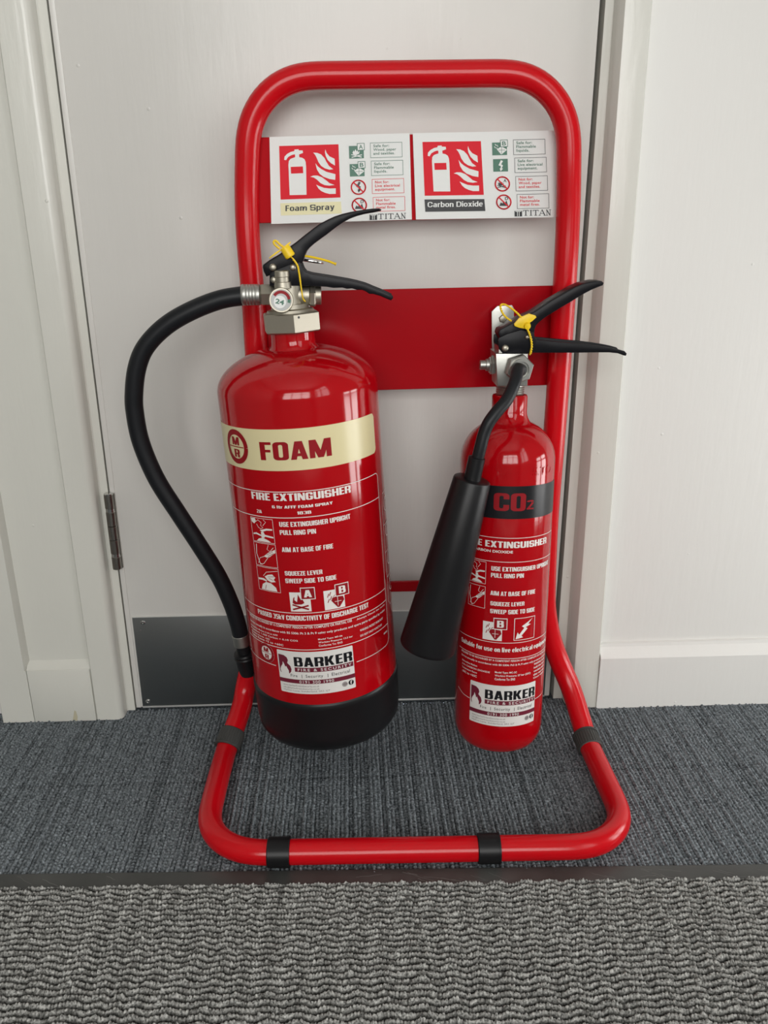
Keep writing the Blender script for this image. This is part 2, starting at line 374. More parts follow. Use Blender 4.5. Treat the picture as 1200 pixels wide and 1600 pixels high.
class Print:
    """flat artwork (u right, v up, lift above the surface) later mapped onto a plane or a cylinder"""
    def __init__(s): s.bm = bmesh.new(); s.k = 0
    def face(s, pts, mi, z):
        try: f = s.bm.faces.new([s.bm.verts.new((p[0], p[1], z)) for p in pts]); f.material_index = mi; f.normal_update()
        except ValueError: pass
    def rect(s, u0, v0, u1, v1, mi, z): s.face([(u0, v0), (u1, v0), (u1, v1), (u0, v1)], mi, z)
    def rrect(s, u0, v0, u1, v1, r, mi, z): s.face(rr_pts(u0, v0, u1, v1, r), mi, z)
    def disc(s, c, r, mi, z, n=28): s.face(arc2(c, r, 0, 360*(1-1/n), n-1), mi, z)
    def stroke(s, pts, w, mi, z, closed=False):
        P = [Vector((p[0], p[1])) for p in pts]; n = len(P)
        if closed: P = P+[P[0]]; n += 1
        L = []; Rr = []
        for i in range(n):
            if closed and i in (0, n-1): d = (P[1]-P[0]).normalized()+(P[-1]-P[-2]).normalized()
            else: d = P[min(i+1, n-1)]-P[max(i-1, 0)]
            d = d.normalized() if d.length > 0 else Vector((1, 0)); nn = Vector((-d.y, d.x))*(w/2)
            L.append(P[i]+nn); Rr.append(P[i]-nn)
        for i in range(n-1): s.face([L[i], Rr[i], Rr[i+1], L[i+1]], mi, z)
    def frame(s, u0, v0, u1, v1, w, mi, z):
        s.rect(u0, v0, u1, v0+w, mi, z); s.rect(u0, v1-w, u1, v1, mi, z); s.rect(u0, v0+w, u0+w, v1-w, mi, z); s.rect(u1-w, v0+w, u1, v1-w, mi, z)
    def ring(s, c, r, w, mi, z, a0=0, a1=360): s.stroke(arc2(c, r, a0, a1, 32), w, mi, z)
    def text(s, t, u0, v0, u1, v1, mi, z, bold=0., extrude=0., space=1.):
        v, f = text2d(t, bold, extrude, space)
        vs = [s.bm.verts.new((u0+x*(u1-u0), v0+y*(v1-v0), z+zz)) for x, y, zz in v]
        for p in f:
            try: q = s.bm.faces.new([vs[i] for i in p]); q.material_index = mi
            except ValueError: pass
    def block(s, t, u0, v0, u1, v1, mi, z, space=.055):
        r = block2d(t, space)
        if r is None: return s.text(t, u0, v0, u1, v1, mi, z, .03)
        v, f = r; vs = [s.bm.verts.new((u0+x*(u1-u0), v0+y*(v1-v0), z+zz)) for x, y, zz in v]
        for p in f:
            try: q = s.bm.faces.new([vs[i] for i in p]); q.material_index = mi
            except ValueError: pass
    def build(s, name, mats, fn, parent, cut=0):
        bm = s.bm
        bmesh.ops.triangulate(bm, faces=[f for f in bm.faces if len(f.verts) > 4])
        if cut:
            us = [v.co.x for v in bm.verts]; x = math.floor(min(us)/cut)*cut
            while x < max(us):
                bmesh.ops.bisect_plane(bm, geom=bm.verts[:]+bm.edges[:]+bm.faces[:], plane_co=(x, 0, 0), plane_no=(1, 0, 0), dist=1e-7)
                x += cut
        inv = world_of(parent).inverted()
        for v in bm.verts: v.co = inv @ fn(v.co.x, v.co.y, v.co.z)
        me = bpy.data.meshes.new(name); bm.to_mesh(me); bm.free()
        for m in mats: me.materials.append(m)
        if cut: me.shade_smooth()
        o = bpy.data.objects.new(name, me); COL.objects.link(o); o.parent = parent
        return o
def rr_pts(u0, v0, u1, v1, r):
    return arc2((u1-r, v1-r), r, 0, 90, 5)+arc2((u0+r, v1-r), r, 90, 180, 5)+arc2((u0+r, v0+r), r, 180, 270, 5)+arc2((u1-r, v0+r), r, 270, 360, 5)

# ------------------------------------------------------------------ floor
def grid(name, x0, x1, y0, y1, dx, dy, hfun, m, parent=None, xf=None):
    nx = int((x1-x0)/dx)+1; ny = int((y1-y0)/dy)+1
    X, Y = np.meshgrid(np.linspace(x0, x1, nx), np.linspace(y0, y1, ny)); Z = hfun(X, Y)
    co = np.stack([X, Y, Z], -1).reshape(-1, 3)
    if xf is not None: co = xf(co)
    i = np.arange(nx*ny).reshape(ny, nx)
    q = np.stack([i[:-1, :-1], i[:-1, 1:], i[1:, 1:], i[1:, :-1]], -1).reshape(-1, 4)
    return co, q
def from_np(name, co, q, m, parent=None):
    me = bpy.data.meshes.new(name)
    me.vertices.add(len(co)); me.vertices.foreach_set('co', co.astype(np.float32).ravel())
    me.loops.add(q.size); me.loops.foreach_set('vertex_index', q.astype(np.int32).ravel())
    me.polygons.add(len(q)); me.polygons.foreach_set('loop_start', np.arange(0, q.size, 4, dtype=np.int32))
    me.update(calc_edges=True); me.shade_smooth(); me.materials.append(m)
    o = bpy.data.objects.new(name, me); COL.objects.link(o)
    if parent: o.parent = parent
    return o
def vnoise(X, Y, seed=0):
    """smooth value noise on unit lattice"""
    g = np.random.default_rng(seed).random((512, 512))
    xi = np.floor(X).astype(int); yi = np.floor(Y).astype(int); fx = X-xi; fy = Y-yi
    fx = fx*fx*(3-2*fx); fy = fy*fy*(3-2*fy); a = lambda i, j: g[(yi+j) % 512, (xi+i) % 512]
    return (a(0, 0)*(1-fx)+a(1, 0)*fx)*(1-fy)+(a(0, 1)*(1-fx)+a(1, 1)*fx)*fy
def carpet_h(X, Y):
    xx = X+.0010*(vnoise(X/.02, Y/.012, 1)-.5)
    k = np.floor(xx/.0046); ph = (xx/.0046-k)-.5
    amp = .55+.7*np.random.default_rng(3).random(4000)[(k.astype(int)) % 4000]
    rib = np.sqrt(np.clip(1-(ph/.5)**2, 0, 1))
    loop = .7+.6*np.abs(np.sin((Y/.0042+.5*(k % 2)+3*np.random.default_rng(5).random(4000)[k.astype(int) % 4000])*math.pi))
    h = .0034*rib*amp*loop + .0011*vnoise(X/.0016, Y/.0016, 2)
    seam = np.exp(-((Y+.151+.0008*np.sin(X*60))/.0018)**2)*.0008
    return h-.0042-seam
co, q = grid('floor', -.95, .95, -.36, .0, .00105, .0014, carpet_h, CARPET)
n0 = len(co)
x0, x1, y0, y1 = -.95, .95, -.36, 0.
# plain carpet around the fine part
YV = -2.0                        # carpet ends here; unseen floor behind, made pale to bounce light
ex = np.array([[XL, YV, 0], [XR, YV, 0], [XR, y0, 0], [XL, y0, 0], [x0, y0, 0], [x1, y0, 0], [x0, y1, 0], [x1, y1, 0], [XL, y1, 0], [XR, y1, 0], [XL, .1, 0], [XR, .1, 0]], float); ex[:, 2] = -.0022
eq = np.array([[0, 1, 2, 3], [3, 4, 6, 8], [5, 2, 9, 7], [8, 9, 11, 10]])+n0
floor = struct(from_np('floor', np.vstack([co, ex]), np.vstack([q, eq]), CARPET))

BOUNCEF = mat('pale_bounce_floor', (.58, .56, .52), .6)  # added out of view, pale so it throws light at the door
b = MB(); b.box((XL, YB, -.02), (XR, YV, -.0022)); struct(b.build('floor', BOUNCEF))
# ------------------------------------------------------------------ doormat
MA = -.0604
mxf = Matrix.Translation((-.07, -.2985, 0)) @ Matrix.Rotation(math.atan(-.0302), 4, 'Z')
doormat = empty('doormat', mxf, 'dark grey ribbed-pile doormat with a rubber edge across the bottom of the photo', 'doormat')
b = MB()
mw = lambda x, y, z: mxf @ Vector((x, y, z))
prof = [(.0005, .0002), (-.001, .0012), (-.019, .0026), (-.0225, .0024), (-.0225, -.002), (.0005, -.002)]
vs = [mw(-.85, y, z) for y, z in prof]+[mw(.85, y, z) for y, z in prof]; n = len(prof)
b.add(vs, [(i, (i+1) % n, n+(i+1) % n, n+i) for i in range(n)]+[tuple(range(n)), tuple(range(n, 2*n))])
rb = b.build('rubber_edge', MATE, doormat, ang=20)
SCUFF = mat('rubber_scuff', (.20, .20, .19), .6)
for k in range(26):      # pale scuffs on the rubber edge
    x = random.choice([random.gauss(.03, .05), random.gauss(.26, .05), random.uniform(-.4, .4)]); y = random.uniform(-.016, -.004)
    l = random.uniform(.008, .035); a = random.gauss(-.35, .25)
    pr = Print(); pr.stroke([(x+l*t*math.cos(a), max(-.0185, min(-.0012, y+l*t*math.sin(a)+.0006*math.sin(9*t+k)))) for t in (0, .25, .5, .75, 1)], random.uniform(.0002, .0005), 0, 0)
    pr.build('scuff_mark', [SCUFF], lambda u, v, z: mw(u, v, .0013+.00145*min(1, max(0, (-v-.001)/.018))+.00012), rb)
def pile_h(X, Y):
    zig = .0013*np.sin(X/.0125*math.pi+1.2*vnoise(X/.05, Y/.05, 16)*6)+.0012*(vnoise(X/.012, Y/.03, 11)-.5)+.003*(vnoise(X/.11, Y/.3, 12)-.5)
    row = (Y+zig)/.0063
    k = np.floor(row); ph = row-k
    ridge = np.clip(np.sin(ph*math.pi), 0, 1)
    tx = X/.0030+.5*(k % 2)+.35*vnoise(X/.006, k*2.1, 14)
    tk = np.floor(tx); tp = tx-tk
    tuft = np.sqrt(np.clip(1-((tp-.5)/.56)**2, 0, 1))*(.62+.5*vnoise(tk*1.37, k*3.7, 13))
    wide = .70+.30*np.abs(np.sin((X/.0125+.5*(k % 2))*math.pi*.5))
    return .0008+.0062*ridge**1.5*tuft*wide*(.72+.5*vnoise(X/.004, Y/.004, 19))+.0014*vnoise(X/.0013, Y/.0013, 15)
co, q = grid('pile', -.85, .85, -.335, -.0215, .00115, .00115, pile_h, MATP)
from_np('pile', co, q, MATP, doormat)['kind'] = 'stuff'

# ------------------------------------------------------------------ door, frame, walls
b = MB()
b.box((-.3871, 0, .0035), (.1660, .044, 2.03), 0, .0012); b.box((-.3870, -.0009, .0036), (-.3808, .002, 2.029), 0, .0006)
door = struct(b.build('door_1', DOORP))
b = MB()
b.box((-.3785, -.0013, .0055), (.1590, .0005, .1365), 0, .0005)
kp = b.build('kick_plate', BRUSH, door); kp['label'] = 'dark brushed metal kick plate'
b = MB(); b.box((-.3785, -.0018, .0035), (.1590, .0004, .0058), 0, .0003); b.box((-.3785, -.0016, .1362), (.1590, .0004, .1374), 0, .0003)
GLINT = mat('edge_glint', (.72, .72, .70), .35, .6)  # pale strips stand in for the highlight along the plate's edges
b.build('plate_edge_glint', GLINT, kp)
for px, py in ((223, 973), (231, 1096), (842, 962), (845, 1078)):
    p = at(px, py, -.0013); b = MB()
    b.lathe((p.x, 0, p.z), (0, -1, 0), [(.0008, .0031), (.0018, .003), (.0026, .0022), (.0027, .0012), (.0018, .001)], 20)
    b.build('screw', CHROME, kp)
p = at(219.5, 985, -.0013); b = MB(); b.lathe((p.x, 0, p.z), (0, -1, 0), [(.001, .0009), (.0016, .0008)], 10); b.build('pin_hole', GREYPR, kp)
# hinge on the door's left edge
b = MB(); hx, hy, hz0, hz1 = -.3872, -.006, .207, .3035
L = hz1-hz0
segs = [(0, .17), (.215, .40), (.405, .585), (.59, .775), (.82, 1)]
for s0, s1 in segs: b.lathe((hx, hy, hz0+L*s0), (0, 0, 1), [(0, .0050), (.0004, .0056), (L*(s1-s0)-.0005, .0056), (L*(s1-s0), .0050)], 24)
b.box((hx-.006, hy+.002, hz0), (hx+.006, hy+.0075, hz1), 0)
hg = b.build('hinge', HINGEM, door)
for s0, s1 in ((.17, .215), (.775, .82)):
    b = MB(); b.lathe((hx, hy, hz0+L*s0), (0, 0, 1), [(0, .0052), (L*(s1-s0), .0052)], 24); b.build('bearing_ring', CHROME, hg)
b = MB(); b.lathe((hx, hy, hz1), (0, 0, 1), [(0, .0054), (.0012, .0054), (.002, .004)], 24); b.build('hinge_cap', CHROME, hg)

# left jamb and panelled pilaster: cross-section in x,y extruded in z
def extrude_z(b, prof, z0, z1, mi=0, prof1=None):
    n = len(prof); prof1 = prof1 or prof
    b.add([(x, y, z0) for x, y in prof]+[(x, y, z1) for x, y in prof1], [(i, (i+1) % n, n+(i+1) % n, n+i) for i in range(n)]+[tuple(range(n))[::-1], tuple(range(n, 2*n))], mi)
b = MB()
rnd = [(-.4075+.0085*math.sin(R(a)), -.0135-.0085*math.cos(R(a))) for a in range(0, 91, 9)]
extrude_z(b, [(-.4335, .04), (-.4335, -.0200), (-.4318, -.022)]+rnd+[(-.3990, -.0020), (-.3975, -.001), (-.3888, -.001), (-.3888, .04)], 0, 2.1)
extrude_z(b, [(-.5535, .04), (-.5535, -.021), (-.5525, -.022), (-.5150, -.022), (-.5105, -.0105), (-.5105, .04)], .0753, 2.1)
extrude_z(b, [(-.5535, .04), (-.5535, -.021), (-.5525, -.022), (-.5136, -.022), (-.5132, -.0215), (-.5132, .04)], 0, .0753)
struct(b.build('trim_1', FRAMEP, ang=25))
b = MB()
b.box((-.5128, -.0115, .07), (-.4335, .04, 2.1), 0)
b.box((-.5128, -.0219, -.001), (-.4340, .04, .0753), 0, .0012)
b.add([(-.5128, -.0208, .0750), (-.4338, -.0208, .0750), (-.4338, -.0112, .0850), (-.5128, -.0112, .0850)], [(0, 1, 2, 3)])
pl = struct(b.build('trim_2', FRAMEP))
pr = Print(); STAIN = mat('rust_stain', (.50, .46, .33), .5)
c = at(118, 1122, -.0219)
pr.face([(c.x-.004, c.z-.004), (c.x+.002, c.z-.004), (c.x+.003, c.z+.002), (c.x+.002, c.z+.010), (c.x, c.z+.012), (c.x-.002, c.z+.004)], 0, 0)
pr.build('stain', [STAIN], lambda u, v, z: Vector((u, -.02197, v)), pl)
# right jamb + architrave (slightly out of plumb), then wall panel and skirting
b = MB()
extrude_z(b, [(.1712, .04), (.1712, -.001), (.1835, -.001), (.1838, -.0135), (.1905, -.0245), (.1930, -.025), (.2220, -.025), (.2232, -.0235), (.2232, .04)], 0, .82, 0,
          [(.1712, .04), (.1712, -.001), (.1800, -.001), (.1803, -.0135), (.1845, -.0245), (.1870, -.025), (.2105, -.025), (.2117, -.0235), (.2117, .04)])
extrude_z(b, [(.1712, .04), (.1712, -.001), (.1800, -.001), (.1803, -.0135), (.1845, -.0245), (.1870, -.025), (.2105, -.025), (.2117, -.0235), (.2117, .04)], .82, 2.1)
struct(b.build('trim_3', FRAMEP, ang=25))
b = MB(); b.box((-.3885, .03, 0), (.172, .05, 2.1)); struct(b.build('wall_behind_door', GAP))
b = MB(); b.box((-.554, -.022, 2.03), (.222, .04, 2.1)); struct(b.build('trim_4', FRAMEP))
b = MB()
b.box((.2085, -.0125, .07), (XR, .04, ZC), 0); b.box((-.554, -.0, 2.1), (.2085, .04, ZC), 0); b.box((XL, -.0, 0), (-.5535, .04, ZC), 0)
struct(b.build('wall_front', WALLP))
b = MB()
v = [(-.0265, -.001), (-.0265, .0735), (-.0255, .0755), (-.0175, .0862), (-.0165, .0905), (-.012, .0915), (.02, .0915), (.02, -.001)]
xs = (.2228, XR)
b.add([(xs[0], y, z) for y, z in v]+[(xs[1], y, z) for y, z in v], [(i, (i+1) % 8, 8+(i+1) % 8, 8+i) for i in range(8)]+[tuple(range(8)), tuple(range(8, 16))])
struct(b.build('baseboard_right', WALLP, ang=20))
# rest of the room
def wall_with_hole(b, axis, c, a0, a1, h0, h1, z0, z1, t):
    for lo, hi, zz0, zz1 in ((a0, h0, 0, ZC), (h1, a1, 0, ZC), (h0, h1, 0, z0), (h0, h1, z1, ZC)):
        if axis == 'x': b.box((c, lo, zz0), (c+t, hi, zz1))
        else: b.box((lo, c, zz0), (hi, c+t, zz1))
b = MB(); wall_with_hole(b, 'x', XR, -.95, .05, SW[0], SW[1], SW[2], SW[3], .12); wall_with_hole(b, 'x', XR, YB, -.95, RW[0], RW[1], RW[2], RW[3], .12); struct(b.build('wall_right', ROOMP))
b = MB(); wall_with_hole(b, 'y', YB-.12, XL, XR+.12, BW[0], BW[1], BW[2], BW[3], .12); struct(b.build('wall_back', ROOMP))
b = MB(); b.box((XL-.1, YB-.12, 0), (XL, .05, ZC)); struct(b.build('wall_left', ROOMP))
b = MB(); b.box((XL-.1, YB-.12, ZC), (XR+.12, .05, ZC+.1)); struct(b.build('ceiling', CEILP))
UPVC = mat('white_window_frame', (.75, .75, .73), .4)
def window(name, axis, c, lo, hi, z0, z1, nm):
    b = MB()
    def bar(a0, a1, zz0, zz1):
        if axis == 'x': b.box((c-.02, a0, zz0), (c+.05, a1, zz1), 0, .004)
        else: b.box((a0, c-.05, zz0), (a1, c+.02, zz1), 0, .004)
    w = .055
    bar(lo, lo+w, z0, z1); bar(hi-w, hi, z0, z1); bar(lo, hi, z0, z0+w); bar(lo, hi, z1-w, z1)
    for k in range(1, nm): m_ = lo+(hi-lo)*k/nm; bar(m_-.025, m_+.025, z0, z1)
    zt = z0+(z1-z0)*.66; bar(lo, hi, zt-.02, zt+.02)
    struct(b.build(name, UPVC))
window('low_side_glazing', 'x', XR+.04, SW[0], SW[1], SW[2], SW[3], 2)
window('window_2', 'x', XR+.04, RW[0], RW[1], RW[2], RW[3], 2)
window('window_1', 'y', YB-.04, BW[0], BW[1], BW[2], BW[3], 3)

# ------------------------------------------------------------------ tubular stand
YL, YR = -.046, -.055           # uprights (the stand sits slightly turned)
stand = empty('fire_extinguisher_stand', Matrix.Translation((-.03, -.06, 0)), 'red tubular floor stand with two sign plates, holding both fire extinguishers', 'stand')
TZ = .0147
def AT(px, py, y): p = at(px, py, y); return (p.x, p.y, p.z)
left = [(-.1925, YL-.004, .6900), (-.1975, YL, .6350), (-.1985, YL, .590), (-.1968, YL, .525), (-.1972, YL, .42), (-.1975, YL, .30), (-.2005, YL, .19)]
right = [(.1295, YR-.004, .6650), (.1335, YR, .6150), (.1345, YR, .560), (.1350, YR, .47), (.1345, YR, .38), (.1335, YR, .28), (.1362, YR, .19)]
corner_top = smooth_path([left[0], (-.186, YL-.006, .7428), (.124, YR-.006, .7452), right[0]], [.066, .066], 14)
lowL = [AT(385.7, 1062, -.052), AT(381, 1092, -.062), AT(374, 1117, -.078)]
lowR = [AT(853, 955, YR), AT(862, 1001, -.056), AT(878, 1043, -.062), AT(894, 1080, -.076)]
baseL = [(-.2520, -.112, TZ), (-.2537, -.17, TZ)]
baseR = [(.1835, -.118, TZ), (.1836, -.17, TZ)]
front = smooth_path([baseL[1], (-.2545, -.2838, TZ), (.1835, -.2940, TZ), baseR[1]], [.062, .058], 14)
path = spline([Vector(p) for p in left[::-1]], 6)
path = spline([Vector(p) for p in (lowL[::-1]+left[::-1])][::-1][0:0] or [Vector(p) for p in left[::-1]], 6)
PL = spline([Vector(p) for p in [baseL[0]]+lowL[::-1]+left[::-1]], 8)
PR = spline([Vector(p) for p in right+lowR+[baseR[0]]], 8)
loop = PL[:-1]+corner_top[1:-1]+PR[1:]+[Vector(p) for p in front[::-1]]
def resample(P, d):
    out = [P[0]]; acc = 0
    for a, c in zip(P[:-1], P[1:]):
        L = (c-a).length
        if L < 1e-6: continue
        t = d-acc
        while t <= L: out.append(a+(c-a)*(t/L)); t += d
        acc = (acc+L) % d
    return out
def lapl(P, it, closed=True):
    n = len(P)
    for _ in range(it): P = [(P[i-1]+P[i]*2+P[(i+1) % n])/4 for i in range(n)]
    return P
loop = lapl(resample([Vector(p) for p in loop]+[Vector(loop[0])], .006), 6)
b = MB()
seg = 28; n = len(loop)
T = [(loop[(i+1) % n]-loop[i-1]).normalized() for i in range(n)]
X = Vector((0, 1, 0)); X0 = None; vs = []; fs = []; TR = .0125
ref = Vector((.0, .7, .7))
for i in range(n):
    # stable frame: the loop never runs along (0,1,1)
    X = (ref-T[i]*ref.dot(T[i])).normalized(); Y = T[i].cross(X)
    for k in range(seg):
        a = 2*math.pi*k/seg; vs.append(loop[i]+(X*math.cos(a)+Y*math.sin(a))*TR)
for i in range(n):
    j = (i+1) % n
    for k in range(seg):
        k2 = (k+1) % seg; fs.append((i*seg+k, i*seg+k2, j*seg+k2, j*seg+k))
b.add(vs, fs)
b.build('tube_frame', REDT, stand)
def near(p): return min(range(n), key=lambda i: (loop[i]-Vector(p)).length)
for p, w, gm in (((-.1775, -.2850, TZ), .0225, BLACKP), ((.0362, -.2890, TZ), .0225, BLACKP), ((-.2525, -.094, TZ+.001), .0215, GREYRUB), ((.1837, -.1225, TZ), .0215, GREYRUB)):
    i = near(p); c, t = loop[i], T[i]; b = MB()
    ro = .0149
    b.lathe(c-t*(w/2), t, [(0, .0122), (0, ro-.0008), (.0008, ro), (w-.0008, ro), (w, ro-.0008), (w, .0122)], 40)
    if gm is GREYRUB:
        for k in range(30):
            a = 2*math.pi*k/30; X = t.orthogonal().normalized(); Y = t.cross(X); d = X*math.cos(a)+Y*math.sin(a)
            b.tube([c-t*(w/2-.0025)+d*(ro-.0001), c+t*(w/2-.0025)+d*(ro-.0001)], .0006, 6)
        b.lathe(c-t*(w/2+.0005), t, [(0, .0125), (0, ro+.0010), (.0025, ro+.0010), (.0025, .0125)], 40)
    else:
        b.lathe(c-t*(w/2), t, [(0, .0125), (0, ro+.0006), (.0015, ro+.0006), (.0015, .0125)], 40)
    b.build('rubber_clip', gm, stand)['label'] = 'black rubber clip' if gm is BLACKP else 'worn grey-black rubber clip'
# sheet metal panels between the uprights
YP = -.0405                     # front face of the panels
def panel(b, x0, x1, zl0, zl1, zr0, zr1, yf, th, bev=.0006):
    bm = bmesh.new()
    c = [(x0, zl0), (x1, zr0), (x1, zr1), (x0, zl1)]
    A = [bm.verts.new((x, yf, z)) for x, z in c]; B = [bm.verts.new((x, yf+th, z)) for x, z in c]
    bm.faces.new(A); bm.faces.new(B[::-1])
    for i in range(4): bm.faces.new((A[i], B[i], B[(i+1) % 4], A[(i+1) % 4]))
    bmesh.ops.recalc_face_normals(bm, faces=bm.faces[:])
    if bev: bmesh.ops.bevel(bm, geom=bm.edges[:], offset=bev, segments=1, affect='EDGES')
    b.bm(bm)
b = MB(); panel(b, -.196, .133, .6083, .6893, .6130, .6950, YP-.003, .0025); sp = b.build('sign_board', REDB, stand)
b = MB(); panel(b, -.196, .133, .4295, .5390, .4350, .5435, YP, .002); hp = b.build('hanging_panel', REDF, stand)
b = MB(); panel(b, -.197, .1325, .1825, .1960, .1830, .1965, YP, .004); b.build('crossbar', REDF, stand)

# signs ---------------------------------------------------------------
YS = YP-.0031
def sign(name, A, B, C, D, label, wide=0.):
    """corner pixels TL TR BR BL -> a thin plate on the board"""
    TL, TRc, BR, BL = (at(*p, YS-.0015) for p in (A, B, C, D))
    sh = MB(); v = [TL, TRc+(TRc-TL)*wide, BR+(BR-BL)*wide, BL]
    sh.add([p for p in v]+[p+Vector((0, .0015, 0)) for p in v], [(0, 1, 2, 3), (7, 6, 5, 4)]+[(i, (i+1) % 4, 4+(i+1) % 4, 4+i) for i in range(4)])
    o = sh.build(name, WHITES, stand, smooth=False); o['label'] = label
    fn = lambda u, v_, z: (TL*(1-u)*(1-v_)+TRc*u*(1-v_)+BR*u*v_+BL*(1-u)*v_)+Vector((0, -z, 0))
    return o, fn
MS = [REDPR, WHITES, GREEN, BLKPR, CREAML]      # 0 red 1 white 2 green 3 black 4 yellow
def art(p, q, kind):
    """p: Print, q: maps crop pixels of the first sign to u,v"""
    Q = lambda l: [q(x, y) for x, y in l]
    z1, z2, z3 = .00025, .0004, .00055
    p.face(Q([(322, 207), (716, 195), (727, 550), (330, 563)]), 0, z1)
    # extinguisher symbol
    p.face(Q([(390, 533), (383, 330), (386, 305), (396, 292), (415, 284), (428, 280), (427, 262), (418, 262), (400, 268), (380, 280), (368, 300), (355, 297), (358, 276), (375, 258), (400, 245), (422, 240), (424, 230), (450, 228), (452, 235), (478, 236), (480, 252), (454, 262), (455, 280), (475, 284), (490, 294), (497, 310), (500, 340), (502, 531)]), 1, z2)
    p.face(Q([(398, 344), (479, 341), (481, 386), (400, 389)]), 0, z3)
    for f in ([(548, 250), (575, 252), (600, 262), (622, 285), (636, 312), (652, 338), (680, 360), (655, 363), (625, 354), (600, 338), (582, 312), (570, 282), (560, 264)],
              [(628, 228), (637, 252), (655, 274), (690, 291), (692, 335), (665, 320), (643, 298), (630, 270), (626, 248)],
              [(562, 320), (578, 341), (600, 358), (635, 377), (695, 393), (693, 431), (655, 425), (615, 410), (590, 391), (572, 362)],
              [(528, 410), (548, 402), (575, 402), (605, 413), (630, 432), (655, 453), (687, 465), (655, 470), (622, 466), (595, 452), (570, 428), (550, 415)],
              [(566, 463), (590, 474), (620, 485), (655, 489), (696, 488), (696, 525), (655, 526), (625, 518), (600, 506), (582, 490)]):
        p.face(Q(f), 1, z2)
    yellow = kind == 'foam'
    p.face(Q([(328, 588), (730, 578), (735, 660), (332, 672)]), 4 if yellow else 3, z1)
def txt(p, q, t, x0, y0, x1, y1, mi, z, bold=0., space=1., slope=-.028):
    v, f = block2d(t, .075, .68, .168, .14, .30) if bold < 0 else text2d(t, bold, 0, space)
    vs = []
    for x, y, zz in v:
        X = x0+x*(x1-x0); Y = y1+(y0-y1)*y+slope*(X-x0); u, w = q(X, Y); vs.append(p.bm.verts.new((u, w, z+zz)))
    for g in f:
        try: h = p.bm.faces.new([vs[i] for i in g]); h.material_index = mi
        except ValueError: pass
def qline(p, q, pts, w, mi, z):   # stroke in crop pixels
    P = [Vector(x) for x in pts]
    for a, c in zip(P[:-1], P[1:]):
        d = (c-a).normalized(); nn = Vector((-d.y, d.x))*w/2; e = d*w*.3
        p.face([q(*(a+nn-e)), q(*(a-nn-e)), q(*(c-nn+e)), q(*(c+nn+e))], mi, z)
def qbox(p, q, x0, y0, x1, y1, w, mi, z, sl=-.028):
    h = sl*(x1-x0); k = .018*(y1-y0)
    qline(p, q, [(x0, y0), (x1, y0+h), (x1+k, y1+h), (x0+k, y1), (x0, y0)], w, mi, z)
def icon_A(p, q, x, y, neg, s=1.):
    P = lambda l: [q(x+a*s, y+c*s) for a, c in l]
    p.face(P([(22, 45), (30, 30), (34, 40), (42, 22), (50, 38), (57, 26), (60, 44), (70, 34), (66, 52), (45, 62), (28, 58)]), neg, .0004)
    for a in ([(12, 60), (16, 56), (84, 72), (82, 78)], [(84, 56), (86, 62), (18, 79), (15, 74)]): p.face(P(a), neg, .00042)
def icon_B(p, q, x, y, neg, line, s=1.):
    P = lambda l: [q(x+a*s, y+c*s) for a, c in l]
    p.face(P([(30, 48), (60, 28), (92, 45), (96, 52), (62, 80), (56, 79)]), neg, .0004)
    qline(p, q, [(x+62*s, y+34*s), (x+61*s, y+76*s)], 2.5*s, line, .0005); qline(p, q, [(x+40*s, y+54*s), (x+85*s, y+52*s)], 2.5*s, line, .0005)
    for a, c in ((18, 14), (30, 20), (14, 30), (28, 38)): qline(p, q, [(x+a*s, y+c*s), (x+(a+7)*s, y+(c+9)*s)], 4*s, neg, .0004)
def icon_bolt(p, q, x, y, mi, s=1.):
    p.face([q(x+a*s, y+c*s) for a, c in ((52, 14), (66, 20), (54, 42), (66, 48), (58, 68), (66, 70), (50, 88), (44, 68), (50, 68), (52, 54), (36, 48))], mi, .0004)
def green_sq(p, q, x, y, letter):
    p.face([q(x, y), q(x+98, y-3), q(x+100, y+80), (q(x+2, y+83))], 2, .00025)
    if letter:
        p.face([q(x+54, y-18), q(x+104, y-20), q(x+106, y+27), q(x+55, y+30)], 2, .0005)
        p.face([q(x+58, y-14), q(x+100, y-16), q(x+102, y+23), q(x+59, y+26)], 1, .0006)
        txt(p, q, letter, x+67, y-8, x+93, y+19, 2, .0007, .02)
def no_circle(p, q, x, y, kind):
    r = 47
    P = [(x+r*math.cos(R(a)), y+r*math.sin(R(a))) for a in range(0, 361, 12)]
    if kind == 'E':
        icon_bolt(p, q, x-50, y-52, 3, 1.0)
        qline(p, q, [(x-16, y-18), (x+2, y-8)], 9, 3, .0004); qline(p, q, [(x+4, y+20), (x+12, y+8)], 9, 3, .0004)
    if kind == 'A':
        icon_A(p, q, x-46, y-36, 3, .8); txt(p, q, 'A', x+8, y-32, x+28, y-12, 3, .0004, .02)
    if kind == 'D':
        p.face([q(x+a, y+c) for a, c in ((-30, 26), (-20, 2), (-8, 10), (-2, -8), (8, 6), (18, -12), (24, 8), (30, 26))], 3, .0004)
        txt(p, q, 'D', x+8, y-34, x+30, y-14, 3, .0004, .02)
    qline(p, q, P, 9, 0, .0006); qline(p, q, [(x-34, y-34), (x+34, y+34)], 8, 0, .00065)
def note(p, q, x, y, lines, mi, bmi, h=97):
    qbox(p, q, x, y, x+211, y+h, 2.6, bmi, .0004)
    W_ = {'Safe for:': 105, 'Not for:': 92, 'Wood, paper': 152, 'and textiles.': 142, 'Flammable': 130, 'liquids.': 86, 'Live electrical': 165, 'equipment.': 132, 'metal fires.': 130}
    for k, t in enumerate(lines):
        d = 5 if any(c in t for c in 'pq,') else 0
        txt(p, q, t, x+20, y+10+25*k, x+20+W_[t], y+28+25*k+d, mi, .0004, .012, 1.05)
